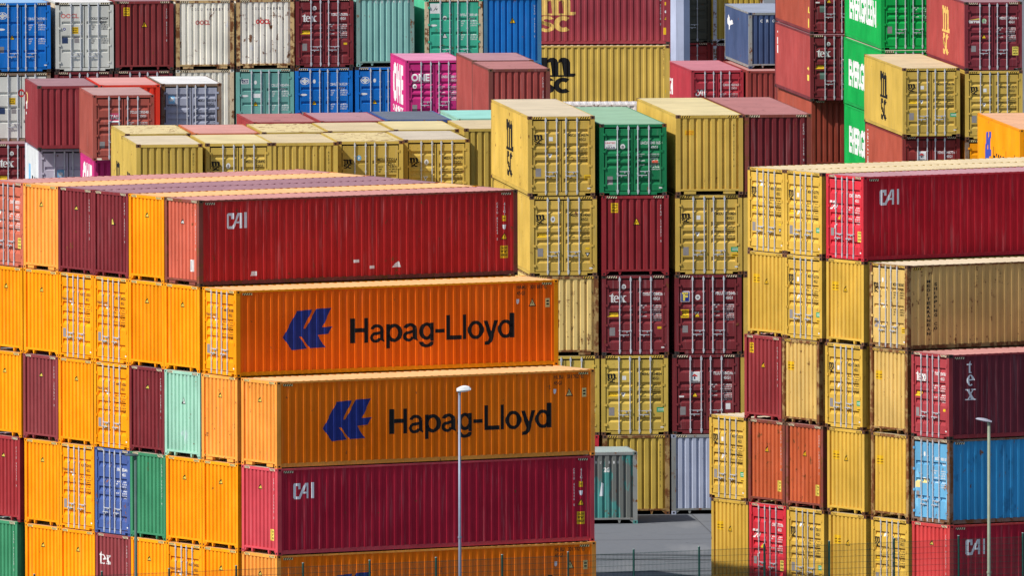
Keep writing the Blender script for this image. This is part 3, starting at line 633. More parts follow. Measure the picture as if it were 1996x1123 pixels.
# ------------------------------------------------------------------ containers: x, y, z, heading, height, length, end type, paint, marks, label, group, options
T=[
(-17.205,661.832,11.584,-59.993,2.896,12.192,'D1','redsal','C2|N:CAIU 803317:45G1:w|dw|Yb|b','faded red container with doors, top tier, first from left, left block','containers stacked in the front left block',{'roof': 'pink'}),
(-15.975,659.706,11.584,-59.846,2.896,12.192,'T','orangep','et','pale orange corrugated container end, top tier, second from left, left block','containers stacked in the front left block',{}),
(-14.746,657.61,11.584,-59.868,2.896,12.192,'C','maroonF','et|en:FFAU 216408 2:w','maroon corrugated container end, top tier, third from left, left block','containers stacked in the front left block',{'roof': 'mauve'}),
(-13.516,655.492,11.584,-59.784,2.896,12.192,'C','maroonF','et2|en:FFAU 249311 4:w','maroon corrugated end with low triangle, top tier, fourth from left, left block','containers stacked in the front left block',{'roof': 'mauve'}),
(-12.275,653.31,11.584,-60.092,2.896,12.192,'C','orange','et','bright orange corrugated container end, top tier, fifth from left, left block','containers stacked in the front left block',{}),
(-11.046,651.21,11.584,-60.917,2.896,12.192,'T','salmon','etw|en:CAIU 893664 5:w|ewp','salmon ended dark red long container, top tier, sixth from left, left block','containers stacked in the front left block',{'side': 'caired', 'roof': 'pink', 'smarks': 'CAI:1.07:.73|cnum:CAIU 893664 5|cau|scr', 'frame': 'rustred'}),
(-17.24,661.89,8.688,-59.978,2.896,12.192,'C','orange','et','orange corrugated container end, second tier, first from left, left block','containers stacked in the front left block',{}),
(-15.975,659.682,8.688,-59.667,2.896,12.192,'C','orange','et','orange corrugated container end, second tier, second from left, left block','containers stacked in the front left block',{}),
(-14.745,657.616,8.688,-59.999,2.896,12.192,'D1','orange','H|N:HLBU 210553 3:45G1:k|dk|p|bk|ss|t2','orange container with locked doors, second tier, third from left, left block','containers stacked in the front left block',{}),
(-13.516,655.467,8.688,-60.067,2.896,12.192,'D1','orange','H|N:UACU 584223 1:45G1:k|dk|p|bk|ss|t2','orange container with locked doors, second tier, fourth from left, left block','containers stacked in the front left block',{}),
(-12.286,653.352,8.688,-59.975,2.896,12.192,'C','orange','et','orange corrugated container end, second tier, fifth from left, left block','containers stacked in the front left block',{}),
(-11.057,651.235,8.688,-59.978,2.896,12.192,'C','orange','et','orange corrugated container end, second tier, sixth from left, left block','containers stacked in the front left block',{}),
(-9.766,648.988,8.688,-61.834,2.896,12.192,'D1','orange','H|N:HAMU 301881:45G1:k|dk|p|bk|ss|t2','long orange container with black lettering, second tier, seventh from left, left block','containers stacked in the front left block',{'smarks': 'HL|hnum:HAMU 301881 0', 'side': 'oside'}),
(-17.297,661.965,5.792,-59.857,2.896,12.192,'C','orange','et','orange corrugated container end, third tier, first from left, left block','containers stacked in the front left block',{}),
(-16.006,659.745,5.792,-59.842,2.896,12.192,'C','maroonF2','et|en:FFAU 209844 0:w','maroon corrugated container end, third tier, second from left, left block','containers stacked in the front left block',{}),
(-14.761,657.637,5.792,-60.04,2.896,12.192,'C','orange','et','orange corrugated container end, third tier, third from left, left block','containers stacked in the front left block',{}),
(-13.509,655.441,5.792,-59.704,2.896,12.192,'D1','orange','H|N:HAMU 118263 7:45G1:k|dk|p|bk|ss|t2','orange container with locked doors, third tier, fourth from left, left block','containers stacked in the front left block',{}),
(-12.279,653.345,5.792,-59.873,2.896,12.192,'C','maroonF','et|en:TCNU 455870 1:w','maroon end with scraped red patch, third tier, fifth from left, left block','containers stacked in the front left block',{}),
(-11.05,651.237,5.792,-59.84,2.896,12.192,'C','mint','et2w','mint green corrugated container end, third tier, sixth from left, left block','containers stacked in the front left block',{}),
(-9.776,649.027,5.792,-59.845,2.896,12.192,'T','orangep','et','pale orange weathered container end, third tier, seventh from left, left block','containers stacked in the front left block',{}),
(-8.424,646.715,5.792,-60.299,2.896,12.192,'T','orangep','et','long weathered orange container with black lettering, third tier, eighth from left, left block','containers stacked in the front left block',{'smarks': 'HL|hnum:HLBU 331782 0', 'side': 'oside2'}),
(-17.359,662.118,2.896,-59.735,2.896,12.192,'C','redF','et|en:FCIU 995132 6:w','dark red corrugated container end, fourth tier, first from left, left block','containers stacked in the front left block',{}),
(-15.969,659.683,2.896,-59.829,2.896,12.192,'C','orange','et','orange corrugated container end, fourth tier, second from left, left block','containers stacked in the front left block',{}),
(-14.737,657.565,2.896,-60.056,2.896,12.192,'D1','orange','H|N:HLXU 824102 0:45G1:k|dk|p|bk|ss|t2','orange container with locked doors, fourth tier, third from left, left block','containers stacked in the front left block',{}),
(-13.486,655.423,2.896,-59.754,2.896,12.192,'D1','navyF','dw|N:XINU 826441:45G1:w|bk','navy blue container with dirty doors, fourth tier, fourth from left, left block','containers stacked in the front left block',{'roof': 'navy'}),
(-12.256,653.328,2.896,-59.68,2.896,12.192,'C','greenF','en:CLHU 906337 4:w','green corrugated container end, fourth tier, fifth from left, left block','containers stacked in the front left block',{}),
(-11.008,651.166,2.896,-59.702,2.896,12.192,'C','orange','et','orange corrugated container end, fourth tier, sixth from left, left block','containers stacked in the front left block',{}),
(-9.765,648.995,2.896,-59.934,2.896,12.192,'C','orange','et','orange corrugated container end, fourth tier, seventh from left, left block','containers stacked in the front left block',{}),
(-8.416,646.675,2.896,-59.946,2.896,12.192,'C','crimson','et|en:CAIU 455446 0:w|ecau','long crimson container with white lettering, fourth tier, eighth from left, left block','containers stacked in the front left block',{'side': 'crimside', 'smarks': 'CAI:.63:.78|cnum:CAIU 455446 0|cau'}),
(-17.457,662.252,0.0,-60.094,2.896,12.192,'C','greenF','en:TCNU 410228 5:w','green corrugated container end, bottom tier, first from left, left block','containers stacked in the front left block',{}),
(-15.961,659.668,0.0,-60.031,2.896,12.192,'C','orange','et','orange corrugated container end, bottom tier, second from left, left block','containers stacked in the front left block',{}),
(-14.731,657.55,0.0,-59.769,2.896,12.192,'C','orange','et','orange corrugated container end, bottom tier, third from left, left block','containers stacked in the front left block',{}),
(-13.477,655.422,0.0,-59.922,2.896,12.192,'C','maroonF2','etex|en:TEMU 672190 3:w','maroon corrugated end with white lettering, bottom tier, fourth from left, left block','containers stacked in the front left block',{}),
(-12.239,653.292,0.0,-59.947,2.896,12.192,'C','orange','et','orange corrugated container end, bottom tier, fifth from left, left block','containers stacked in the front left block',{}),
(-11.009,651.166,0.0,-59.795,2.896,12.192,'D1','orange','H|N:HLBU 304262 1:45G1:k|dk|p|bk|ss|t2','orange container with locked doors, bottom tier, sixth from left, left block','containers stacked in the front left block',{}),
(-9.77,649.029,0.0,-59.73,2.896,12.192,'C','orange','et','orange corrugated container end, bottom tier, seventh from left, left block','containers stacked in the front left block',{}),
(-8.43,646.713,0.0,-60.674,2.896,12.192,'C','orangep','et','long pale orange container with blue emblem, bottom tier, eighth from left, left block','containers stacked in the front left block',{'smarks': 'HL|hnum:HLBU 201782 0', 'side': 'oside2'}),
(8.734,668.698,11.584,-59.469,2.896,12.192,'D1','yelR','M|N:MSNU 550271 3:45G1:k|dk|p|bk|su|y|Ys|v2','mustard container with doors and black logo, top tier, first from left, right block','containers stacked in the front right block',{}),
(9.982,666.61,11.584,-59.59,2.896,12.192,'D1','yelR','M|N:MSNU 627792 3:45G1:k|dk|p|bk|s|y|v|g','mustard container with doors and black logo, top tier, second from left, right block','containers stacked in the front right block',{}),
(11.361,664.239,11.584,-59.443,2.896,12.192,'D1','caired2','C|N:CAIU 556701:45G1:w|dw|s2|t|pd|Yb|bk','long bright red container with doors, top tier, third from left, right block','containers stacked in the front right block',{'side': 'caiside', 'smarks': 'CAI:.68:.735', 'roof': 'mauvep'}),
(8.73,668.682,8.688,-59.288,2.896,12.192,'C','yelR','ey|et3','mustard corrugated container end, second tier, first from left, right block','containers stacked in the front right block',{}),
(9.977,666.585,8.688,-59.368,2.896,12.192,'D1','yelR','M|N:MSDU 627326 8:45G1:k|dk|p|bk|s|v|g|Y','mustard container with doors and black logo, second tier, second from left, right block','containers stacked in the front right block',{}),
(11.365,664.265,8.688,-59.376,2.896,12.192,'C','yelR','ey|et3','mustard corrugated container end, second tier, third from left, right block','containers stacked in the front right block',{}),
(12.799,661.823,8.688,-59.548,2.896,12.192,'D2','yelP','M|N:MEDU 803087:42G1:k|dk2|p|bk|o|v|Y','long weathered tan container with stacked lettering, second tier, fourth from left, right block','containers stacked in the front right block',{'side': 'oliv', 'smarks': 'MED', 'frame': 'rusty', 'roof': 'tan'}),
(8.613,668.887,5.792,-59.246,2.896,12.192,'C','redR','eyt|et3|en:FCIU 937116 2:w','dark red corrugated container end, third tier, first from left, right block','containers stacked in the front right block',{}),
(9.879,666.734,5.792,-59.3,2.896,12.192,'C','yelP','ey','pale mustard corrugated container end, third tier, second from left, right block','containers stacked in the front right block',{'frame': 'rusty'}),
(11.318,664.306,5.792,-59.365,2.896,12.192,'D1','yelR','M|N:MSDU 124678 1:45G1:k|dk|p|bk|s|v|g|Y','mustard container with doors and black logo, third tier, third from left, right block','containers stacked in the front right block',{}),
(12.806,661.815,5.792,-59.498,2.896,12.192,'C','yelP','ey','pale mustard corrugated container end, third tier, fourth from left, right block','containers stacked in the front right block',{'frame': 'rusty'}),
(14.166,659.544,5.792,-59.545,2.896,12.192,'D1','maroonR','T|N:TXGU 504767:45G1:w|dw|p|oo|y|Ys|bk','long maroon container with vertical lettering, third tier, fifth from left, right block','containers stacked in the front right block',{'side': 'maroonside', 'smarks': 'TEXV', 'roof': 'pink'}),
(7.422,670.921,2.896,-59.361,2.896,12.192,'D1','yelR','M|N:MSDU 532278 1:45G1:k|dk|p|bk|s|v|g|Y','mustard container with doors and black logo, fourth tier, first from left, right block','containers stacked in the front right block',{'roof': 'tan'}),
(8.733,668.69,2.896,-59.564,2.896,12.192,'C','orred','et3|en:TGBU 588312 0:w|ecau','rust orange corrugated container end, fourth tier, second from left, right block','containers stacked in the front right block',{'frame': 'rustred'}),
(10.002,666.541,2.896,-59.202,2.896,12.192,'C','orred','et3|en:TGBU 589930 7:w|ecau','rust orange corrugated end with rust spots, fourth tier, third from left, right block','containers stacked in the front right block',{'frame': 'rustred'}),
(11.382,664.223,2.896,-59.592,2.896,12.192,'C','yelR','ey|et3','mustard corrugated container end, fourth tier, fourth from left, right block','containers stacked in the front right block',{}),
(12.836,661.776,2.896,-59.461,2.896,12.192,'C','yelR','ey','mustard corrugated end with rusty posts, fourth tier, fifth from left, right block','containers stacked in the front right block',{'frame': 'rusty'}),
(14.171,659.536,2.896,-59.396,2.896,12.192,'D2','blueR','N:SEGU 980110:42G1:w|dw|o|y2|v|pd','long blue container with scuffed doors, fourth tier, sixth from left, right block','containers stacked in the front right block',{'side': 'blueside', 'frame': 'rusty2'}),
(7.486,670.798,0.0,-59.254,2.896,12.192,'C','yelR','ey|et3','olive mustard corrugated container end, bottom tier, first from left, right block','containers stacked in the front right block',{}),
(8.763,668.619,0.0,-59.444,2.896,12.192,'D1','caired2','C|N:CAIU 772708:45G1:w|dw|s2|t|pd|Yb','red container with doors and white lettering, bottom tier, second from left, right block','containers stacked in the front right block',{}),
(10.032,666.479,0.0,-59.246,2.896,12.192,'D1','yelR','M|N:MSNU 720177 1:45G1:k|dk|p|bk|o|g|Y','mustard container with doors and black logo, bottom tier, third from left, right block','containers stacked in the front right block',{}),
(11.429,664.145,0.0,-59.244,2.896,12.192,'C','yelR','ey|et3','mustard corrugated container end, bottom tier, fourth from left, right block','containers stacked in the front right block',{}),
(12.832,661.74,0.0,-59.496,2.896,12.192,'D1','yelR','M|N:MSDU 772104 2:45G1:k|dk|p|bk|o|y','mustard container with doors and black logo, bottom tier, fifth from left, right block','containers stacked in the front right block',{}),
(14.184,659.487,0.0,-59.465,2.896,12.192,'C','redR2','et|en:CAIU 412207 6:w','long red container with white lettering, bottom tier, sixth from left, right block','containers stacked in the front right block',{'side': 'crimside', 'smarks': 'CAI:.66:.78'}),
(1.798,702.848,11.584,6.332,2.896,12.192,'D1','yelB','M|N:MSCU 534374 0:45G1:k|dk|p|bk|s|v|Y','tall mustard container with doors and tan roof, top tier of the centre block','containers stacked in the centre block',{'lmarks': 'MSC:k', 'roof': 'tan'}),
(4.392,703.139,11.584,6.446,2.591,12.192,'D1','greenB','U|N:UACU 841165 0:42G1:w|dw|p|bk|oc|or','green container with doors and pale green roof, top tier of the centre block','containers stacked in the centre block',{'roof': 'greenroof'}),
(7.156,703.445,11.584,6.348,2.896,12.192,'T2','yelB','eyw|env:MEDU 733016 4:k','tan mustard corrugated end with yellow sticker, top tier of the centre block','containers stacked in the centre block',{'roof': 'yelroof', 'frame': 'rustc'}),
(9.634,703.731,11.584,6.23,2.896,12.192,'C','maroonB','en:CRXU 411998 8:w','maroon corrugated end with scratched pink roof, top tier of the centre block','containers stacked in the centre block',{'roof': 'pinkscr', 'frame': 'rustred'}),
(1.865,702.88,8.688,6.243,2.896,12.192,'D1','yelB','M|N:MSDU 454060 1:45G1:k|dk|p|bk|oo|y|Ys|v2','mustard container with doors and white oval sticker, second tier of the centre block','containers stacked in the centre block',{}),
(4.46,703.154,8.688,6.296,2.896,12.192,'C','redB2','eb|et4|en:FFAU 236393 0:w','dark red corrugated end with yellow caution label, second tier of the centre block','containers stacked in the centre block',{}),
(7.127,703.498,8.688,6.601,2.896,12.192,'D1','yelB','M|N:MSDU 750826 7:45G1:k|dk|p|bk|s|v|g|Y','mustard container with doors and green label, second tier of the centre block','containers stacked in the centre block',{}),
(9.591,703.771,8.688,6.616,2.896,12.192,'C','yelB','','narrow visible strip of mustard container, second tier of the centre block','containers stacked in the centre block',{}),
(1.913,702.883,5.792,6.288,2.896,12.192,'T2','yelBp','','rust spotted pale mustard corrugated end, third tier of the centre block','containers stacked in the centre block',{'frame': 'rusty'}),
(4.458,703.181,5.792,6.607,2.896,12.192,'D1','maroonB','T|N:TXGU 728828 8:45G1:w|dw|p|bk|oc2|y|Ys','maroon container with doors and white lettering, third tier of the centre block','containers stacked in the centre block',{}),
(7.095,703.494,5.792,6.563,2.896,12.192,'D1','maroonB','F|N:FBLU 012645 5:45G1:w|dw|pd|oc|ysq|t|v','maroon container with doors and blue yellow square logo, third tier of the centre block','containers stacked in the centre block',{}),
(9.585,703.755,5.792,6.424,2.896,12.192,'D1','yelB','','narrow visible strip of mustard door container, third tier of the centre block','containers stacked in the centre block',{}),
(1.942,702.894,2.896,6.37,2.896,12.192,'D1','yelB2','M|dk|bk|g|Y','mustard door container half hidden by orange containers, fourth tier of the centre block','containers stacked in the centre block',{}),
(4.427,703.188,2.896,6.256,2.896,12.192,'D1','yelB2','M|N:MSNU 554854 8:45G1:k|dk|p|bk|s|v|y|g','mustard container with doors and green sticker, fourth tier of the centre block','containers stacked in the centre block',{}),
(7.007,703.476,2.896,6.557,2.896,12.192,'D1','maroonB','W|N:TLLU 586246 0:45G1:w|dw|p|t|y3|wsq','dark maroon container with doors and white square plate, fourth tier of the centre block','containers stacked in the centre block',{}),
(9.478,703.731,2.896,6.274,2.896,12.192,'C','yelB2','','narrow visible strip of olive container, fourth tier of the centre block','containers stacked in the centre block',{}),
(1.916,702.863,0.0,6.423,2.896,12.192,'D1','redB','dw','red container barely seen beside the orange block, bottom tier of the centre block','containers stacked in the centre block',{}),
(4.476,703.154,0.0,6.619,2.896,12.192,'C','yelB2','env:MSDU 711862 5:k','mustard corrugated end standing on the asphalt, bottom tier of the centre block','containers stacked in the centre block',{'frame': 'rusty'}),
(6.964,703.434,0.0,6.515,2.896,12.192,'C','greyB','','blue grey corrugated end standing on the asphalt, bottom tier of the centre block','containers stacked in the centre block',{'frame': 'greyr'}),
(3.284,698.71,0.0,6.442,2.591,2.991,'C','teald','t26','short scuffed teal container standing alone on the asphalt','lone containers',{'roof': 'tealroof', 'frame': 'greyr'}),
(-12.531,712.897,10.364,6.246,2.591,6.058,'T3','yelC','env:MEDU 332018 1:k','short tan roofed mustard container at the left end of front row','yellow short containers in the low middle stack',{'lmarks': 'MSCs:k', 'roof': 'tan', 'frame': 'rustc'}),
(-10.01,713.544,10.364,6.384,2.591,6.058,'D1','yelC','M|N:MSDU 258492 8:22G1:k|dk|bk|oo','mustard door container, second from left in the low middle stack','yellow short containers in the low middle stack',{'roof': 'yelroof', 'frame': 'rustc'}),
(-7.585,713.85,10.364,6.474,2.591,6.058,'T3','yelC','env:MEDU 180448 2:k','mustard corrugated end, third from left in the low middle stack','yellow short containers in the low middle stack',{'roof': 'tan2', 'frame': 'rustc'}),
(-5.187,714.722,10.364,6.453,2.591,6.058,'D2','yelC','M|N:MEDU 172214 0:22G1:k|dk2|bk|bl','mustard door container with blue round sticker and speckled rusty roof','yellow short containers in the low middle stack',{'roof': 'yelrust', 'frame': 'rustc'}),
(-2.753,715.694,10.364,6.587,2.591,6.058,'D1','yelC','M|N:MEDU 469490 9:22G1:k|dk|bk|oo|v','mustard door container with beige roof, right end of the front row','yellow short containers in the low middle stack',{'roof': 'beige', 'frame': 'rustc'}),
(-13.072,720.19,10.364,6.288,2.591,6.058,'C','yelC','','mustard container with rusty speckled roof at left of middle row','yellow short containers in the low middle stack',{'roof': 'yelrust', 'lmarks': 'MSCs:k'}),
(-10.534,720.469,10.364,6.575,2.591,6.058,'C','salm2','','short container with salmon pink roof and orange side in the middle row','yellow short containers in the low middle stack',{'roof': 'salroof'}),
(-8.026,721.04,10.364,6.436,2.591,6.058,'C','yelC','','mustard container with heavily rusted yellow roof in the middle row','yellow short containers in the low middle stack',{'roof': 'yelrust'}),
(-5.591,721.743,10.364,6.373,2.591,6.058,'C','yelC','','mustard container with tan stained roof in the middle row','yellow short containers in the low middle stack',{'roof': 'tan2'}),
(-3.152,722.634,10.364,6.232,2.591,6.058,'C','yelC','','mustard container with clean pale yellow roof in the middle row','yellow short containers in the low middle stack',{'roof': 'yelroof'}),
(-0.545,723.257,10.364,6.22,2.591,6.058,'C','yelC','','mustard corrugated end partly in shadow behind the tall mustard container','yellow short containers in the low middle stack',{'roof': 'tan2', 'frame': 'rustc'}),
(-8.468,728.162,10.364,6.61,2.591,6.058,'C','redC','','short red container with dark pink roof at left of the back row','yellow short containers in the low middle stack',{'roof': 'pinkscr'}),
(-5.963,728.796,10.364,6.502,2.591,6.058,'C','redC','','container with mauve pink roof beside the navy roof','yellow short containers in the low middle stack',{'roof': 'mauvep'}),
(-3.462,729.57,10.364,6.62,2.591,6.058,'C','navyF','','container with navy blue weathered roof in the back row','yellow short containers in the low middle stack',{'roof': 'navyroof'}),
(-0.812,730.331,10.364,6.415,2.591,6.058,'C','mint','','container with mint green roof in the back row','yellow short containers in the low middle stack',{'roof': 'mintroof'}),
(-3.154,803.15,8.909,6.303,2.591,6.058,'D1','magenta','1|N:ONEU 288197 8:22G1:w|dw|pd|oc3','magenta container with doors and white lettering','containers of the back left stacks',{'lmarks': 'ONE', 'roof': 'pinkroof'}),
(-0.325,773.966,10.364,6.445,2.591,6.058,'C','brownD','','reddish brown container behind another brown container beside the magenta one','containers of the back left stacks',{'roof': 'mauvep', 'frame': 'browns'}),
(0.319,767.18,10.364,6.48,2.591,6.058,'T2','brownD','en:CLHU 328240 5:w','reddish brown corrugated end with scratches, right of the magenta container','containers of the back left stacks',{'roof': 'pinkscr', 'frame': 'browns'}),
(-17.772,779.891,9.089,6.286,2.591,6.058,'T3','maroonG','','short maroon corrugated container above a white container at far left','containers of the back left stacks',{'roof': 'mauve2', 'lmarks': 'gld'}),
(-15.302,780.441,9.089,6.234,2.591,6.058,'C','redG','','bright red container with salmon roof between maroon and grey ones','containers of the back left stacks',{'roof': 'salroof2'}),
(-12.845,781.263,9.089,6.379,2.591,6.058,'D1','greyG','E|N:MSKU 381514 9:22G1:k|dk','grey door container with light blue star logo and white roof','containers of the back left stacks',{'roof': 'whiteroof', 'frame': 'rustc2'}),
(-15.276,766.443,9.409,6.317,2.591,6.058,'D1','brownT','A|N:TCLU 295540 3:22G1:w|dw|pd','brown door container with pink label, front of the back left stacks','containers of the back left stacks',{'roof': 'rosy'}),
(-17.768,780.989,6.488,6.597,2.591,6.058,'D2','whiteM','star2','white sided container with pale lilac doors below the maroon container','containers of the back left stacks',{'sidep': 'whites', 'lmarks': 'MAE'}),
(-15.363,772.87,6.488,6.53,2.591,6.058,'C','magenta','','magenta container with white letters below the brown door container','containers of the back left stacks',{'lmarks': 'ONE'}),
(-20.391,811.056,10.661,8.577,2.896,12.192,'D2','cosco','K|N:CBHU 743740 8:45G1:w|dw3|t|pd|bk|y4','bright blue door container at the top left corner of the picture','containers of the long back row',{'roof': 'blueroof'}),
(-17.779,811.477,10.653,8.3,2.896,12.192,'D2','oocl','OF|N:OOLU 842324 3:45G1:k|dk2|o2|Yc|pb|p2|bk','light grey door container with faded red lettering','containers of the long back row',{'roof': 'whiteroof', 'sidep': 'creams'}),
(-15.29,811.849,10.68,8.43,2.896,12.192,'C','maroonA','eb|et5|en:TCLU 843321 8:w','maroon corrugated end with yellow label between grey and white ones','containers of the long back row',{'roof': 'mauve2'}),
(-12.773,812.211,10.684,8.228,2.896,12.192,'T2','whiteA','eoo:0|ehn:OOLU 441319 5','off white corrugated end with faded pink lettering and rusty posts','containers of the long back row',{'frame': 'rustor'}),
(-10.261,812.598,10.699,8.325,2.896,12.192,'T2','whiteA2','eoo:1|ehn:OOLU 741412 0','off white rusty corrugated end with bright red lettering','containers of the long back row',{'frame': 'rustor'}),
(-7.793,812.956,10.718,8.278,2.896,12.192,'D1','maroonB','T|N:TGBU 676305 6:45G1:w|dw|p|oc2|y|Ys','maroon door container with white lettering right of the rusty white ones','containers of the long back row',{}),
(-5.259,813.339,10.743,8.291,2.896,12.192,'C','tealA','ehnw:CCLU 774547 1','pale teal corrugated end in the back row','containers of the long back row',{'frame': 'tealf'}),
(-2.397,813.753,10.655,8.337,2.896,12.192,'D2','greenA','wpl|N:BFSU 288168 6:45G1:w|dw2|oc|t6|y4','weathered green door container in the back row','containers of the long back row',{'frame': 'creamr', 'sidep': 'mintg'}),
(0.054,814.109,10.696,8.338,2.896,12.192,'C','blueA','et5|en:UAEU 614238 0:w','blue corrugated end beside the long mustard container','containers of the long back row',{'frame': 'bluef'}),
(-20.403,811.07,7.727,8.249,2.896,12.192,'D2','oocl','OO|dk2|Yc|pb|p2','light grey door container with red lettering at left picture edge','containers of the long back row',{'frame': 'rustc2'}),
(-17.827,811.469,7.748,8.363,2.896,12.192,'D1','maroonB','','maroon door container top showing below the grey one','containers of the long back row',{}),
(-15.333,811.817,7.761,8.597,2.896,12.192,'D1','maroonB','','maroon door container top showing below the maroon end','containers of the long back row',{}),
(-12.784,812.235,7.778,8.607,2.896,12.192,'C','whiteA','','off white corrugated end behind the white roofed grey container','containers of the long back row',{'frame': 'creamr'}),
(-10.282,812.576,7.783,8.293,2.896,12.192,'D2','tealB','Sq|N:CSLU 482474 6:45G1:w|dw3|o|t|y4|wp','teal door container with small white logo plate','containers of the long back row',{}),
(-7.833,812.943,7.805,8.382,2.896,12.192,'D2','cosco','K|N:CBHU 863529 2:45G1:w|dw3|o|t|pd|y4','blue door container with round white emblem left of the other blue one','containers of the long back row',{}),
(-5.315,813.314,7.818,8.495,2.896,12.192,'D2','cosco','K|N:CBHU 841270 5:45G1:w|dw3|o|t|y4','blue door container with round emblem beside the magenta container','containers of the long back row',{}),
(-20.357,809.047,4.882,6.574,2.896,12.192,'D1','maroonB','Tb|dw|oc2|y','maroon door container with white lettering at left edge under grey one','containers of the long back row',{}),
(-20.307,806.71,1.986,6.636,2.896,12.192,'D1','yelB','','mustard container barely seen at left edge above the salmon roof','containers of the long back row',{}),
(0.685,832.96,8.079,-88.94,2.591,6.058,'C','yelH','','mustard container side with large black logo behind the green roof','containers of the far back stacks',{'smarks': 'BIG:k|yn'}),
(0.697,833.686,10.679,-88.921,2.591,6.058,'C','maroonH','','maroon container side with large yellow logo','containers of the far back stacks',{'smarks': 'BIG:y|cnum2|cau2'}),
(-0.609,784.989,8.079,-88.722,2.591,6.058,'C','creamw','','container with white ribbed roof behind the green roof','containers of the far back stacks',{'smarks': '', 'roof': 'whiterib'}),
(7.202,919.89,8.704,6.374,2.896,12.192,'C','greyB','','blue grey container end mostly hidden behind the pale mast','containers of the far back stacks',{}),  # blocker stack, added to cast shade on the container to its right
(7.196,919.852,5.794,6.311,2.896,12.192,'C','maroonB','','maroon container end mostly hidden behind the pale mast, lower one','containers of the far back stacks',{}),  # lower half of the added shade-casting stack
(8.353,933.338,5.79,6.569,2.896,12.192,'D1','darkK','','dark container in deep shade right of the grey mast','containers of the far back stacks',{}),  # darkened paint stands in for shade on this container
(8.348,933.393,2.894,6.213,2.896,12.192,'D1','redC','','dark red container in deep shade right of the grey mast','containers of the far back stacks',{}),
(10.892,932.862,5.79,6.254,2.896,12.192,'C','yelK','env:MSCU 702118 3:k','mustard corrugated end above a maroon end at the back','containers of the far back stacks',{'frame': 'whitep'}),
(10.887,932.858,2.894,6.479,2.896,12.192,'C','redC','','maroon corrugated end below the mustard end at the back','containers of the far back stacks',{'frame': 'whitep'}),
(9.478,896.293,3.759,6.492,2.591,9.125,'D1','caired3','C|N:CAIU 422163 8:22G1:w|dw','small red door container with pink roof beside the grey mast','containers of the far back stacks',{'roof': 'pinkroof2', 'lmarks': 'CAIs'}),
(12.08,895.683,3.759,6.415,2.591,9.125,'C','brownK2','','red brown corrugated end beneath the navy container','containers of the far back stacks',{'roof': 'pink'}),
(12.15,897.392,6.36,6.369,2.591,9.125,'C','navyK','ecr','navy blue container with white lettering on its end','containers of the far back stacks',{'lmarks': 'emb', 'roof': 'greyblue', 'frame': 'greyr'}),
(14.225,847.751,10.37,6.442,2.896,12.192,'D1','maroonB','t|pg|y3|bk','brown sided container with doors, topmost of its stack','containers of the far back stacks',{'sidep': 'brownK', 'lmarks': 'kyel'}),
(14.218,847.273,7.474,6.505,2.896,12.192,'D1','maroonB','T|oc2|y|pg|bk|dw','brown sided container with doors and white lettering, middle of its stack','containers of the far back stacks',{'sidep': 'brownK3', 'lmarks': 'tgo'}),
(14.281,847.741,4.578,6.323,2.896,12.192,'C','redK','ebl','brown corrugated end, lowest visible of its stack beside bright green','containers of the far back stacks',{'sidep': 'brownK'}),
(17.037,833.6,10.37,6.378,2.896,12.192,'D1','everg','p|dw|bk','bright green container with doors and white side lettering, topmost','containers of the far back stacks',{'lmarks': 'EVER'}),
(17.029,833.161,7.474,6.573,2.896,12.192,'D1','everg','','bright green container in the middle of its stack','containers of the far back stacks',{'lmarks': 'EVER'}),
(17.029,833.162,4.578,6.504,2.896,12.192,'D1','everg','','bright green container, lowest visible of its stack','containers of the far back stacks',{'lmarks': 'EVER'}),
(17.643,818.105,7.474,6.57,2.896,12.192,'D1','yelM','M|N:MSNU 706196 9:45G1:k|dk|p|bk|s|v|y|g','mustard container with tan roof and doors right of the bright green stack','containers of the far back stacks',{'lmarks': 'MSC:k', 'roof': 'tan2'}),
(17.644,818.352,4.578,6.417,2.896,12.192,'D1','maroonK','W|N:TCNU 146731 8:45G1:w|oc|dw','brown sided container with white plate beneath the mustard one','containers of the far back stacks',{'sidep': 'brownK', 'lmarks': 'CROV'}),
(20.264,818.492,10.23,6.397,2.896,12.192,'D1','maroonN','L|N:MEDU 742614 8:45G1:w|dw|t|s|pd|Yb|gr','maroon container with yellow side logo and green round sticker','containers of the far back stacks',{'sidep': 'brownK3', 'lmarks': 'MSC:y', 'roof': 'mauve2'}),
(20.283,818.435,7.334,6.373,2.896,12.192,'D1','yelM','M|N:MSNU 612572 3:45G1:k|dk|p|v|s','mustard door container beneath the maroon one at right edge','containers of the far back stacks',{}),
(20.28,818.48,4.438,6.385,2.896,12.192,'D1','orange','H','orange door container half hidden at right under the mustard one','containers of the far back stacks',{'frame': 'rustc2'}),
(20.719,747.233,8.684,6.304,2.896,12.192,'D1','orange','H|dk','orange container with blue emblem side and peach roof at right edge','containers of the far back stacks',{'lmarks': 'HLs', 'roof': 'peach'}),
]

for row in T: add_container(*row)
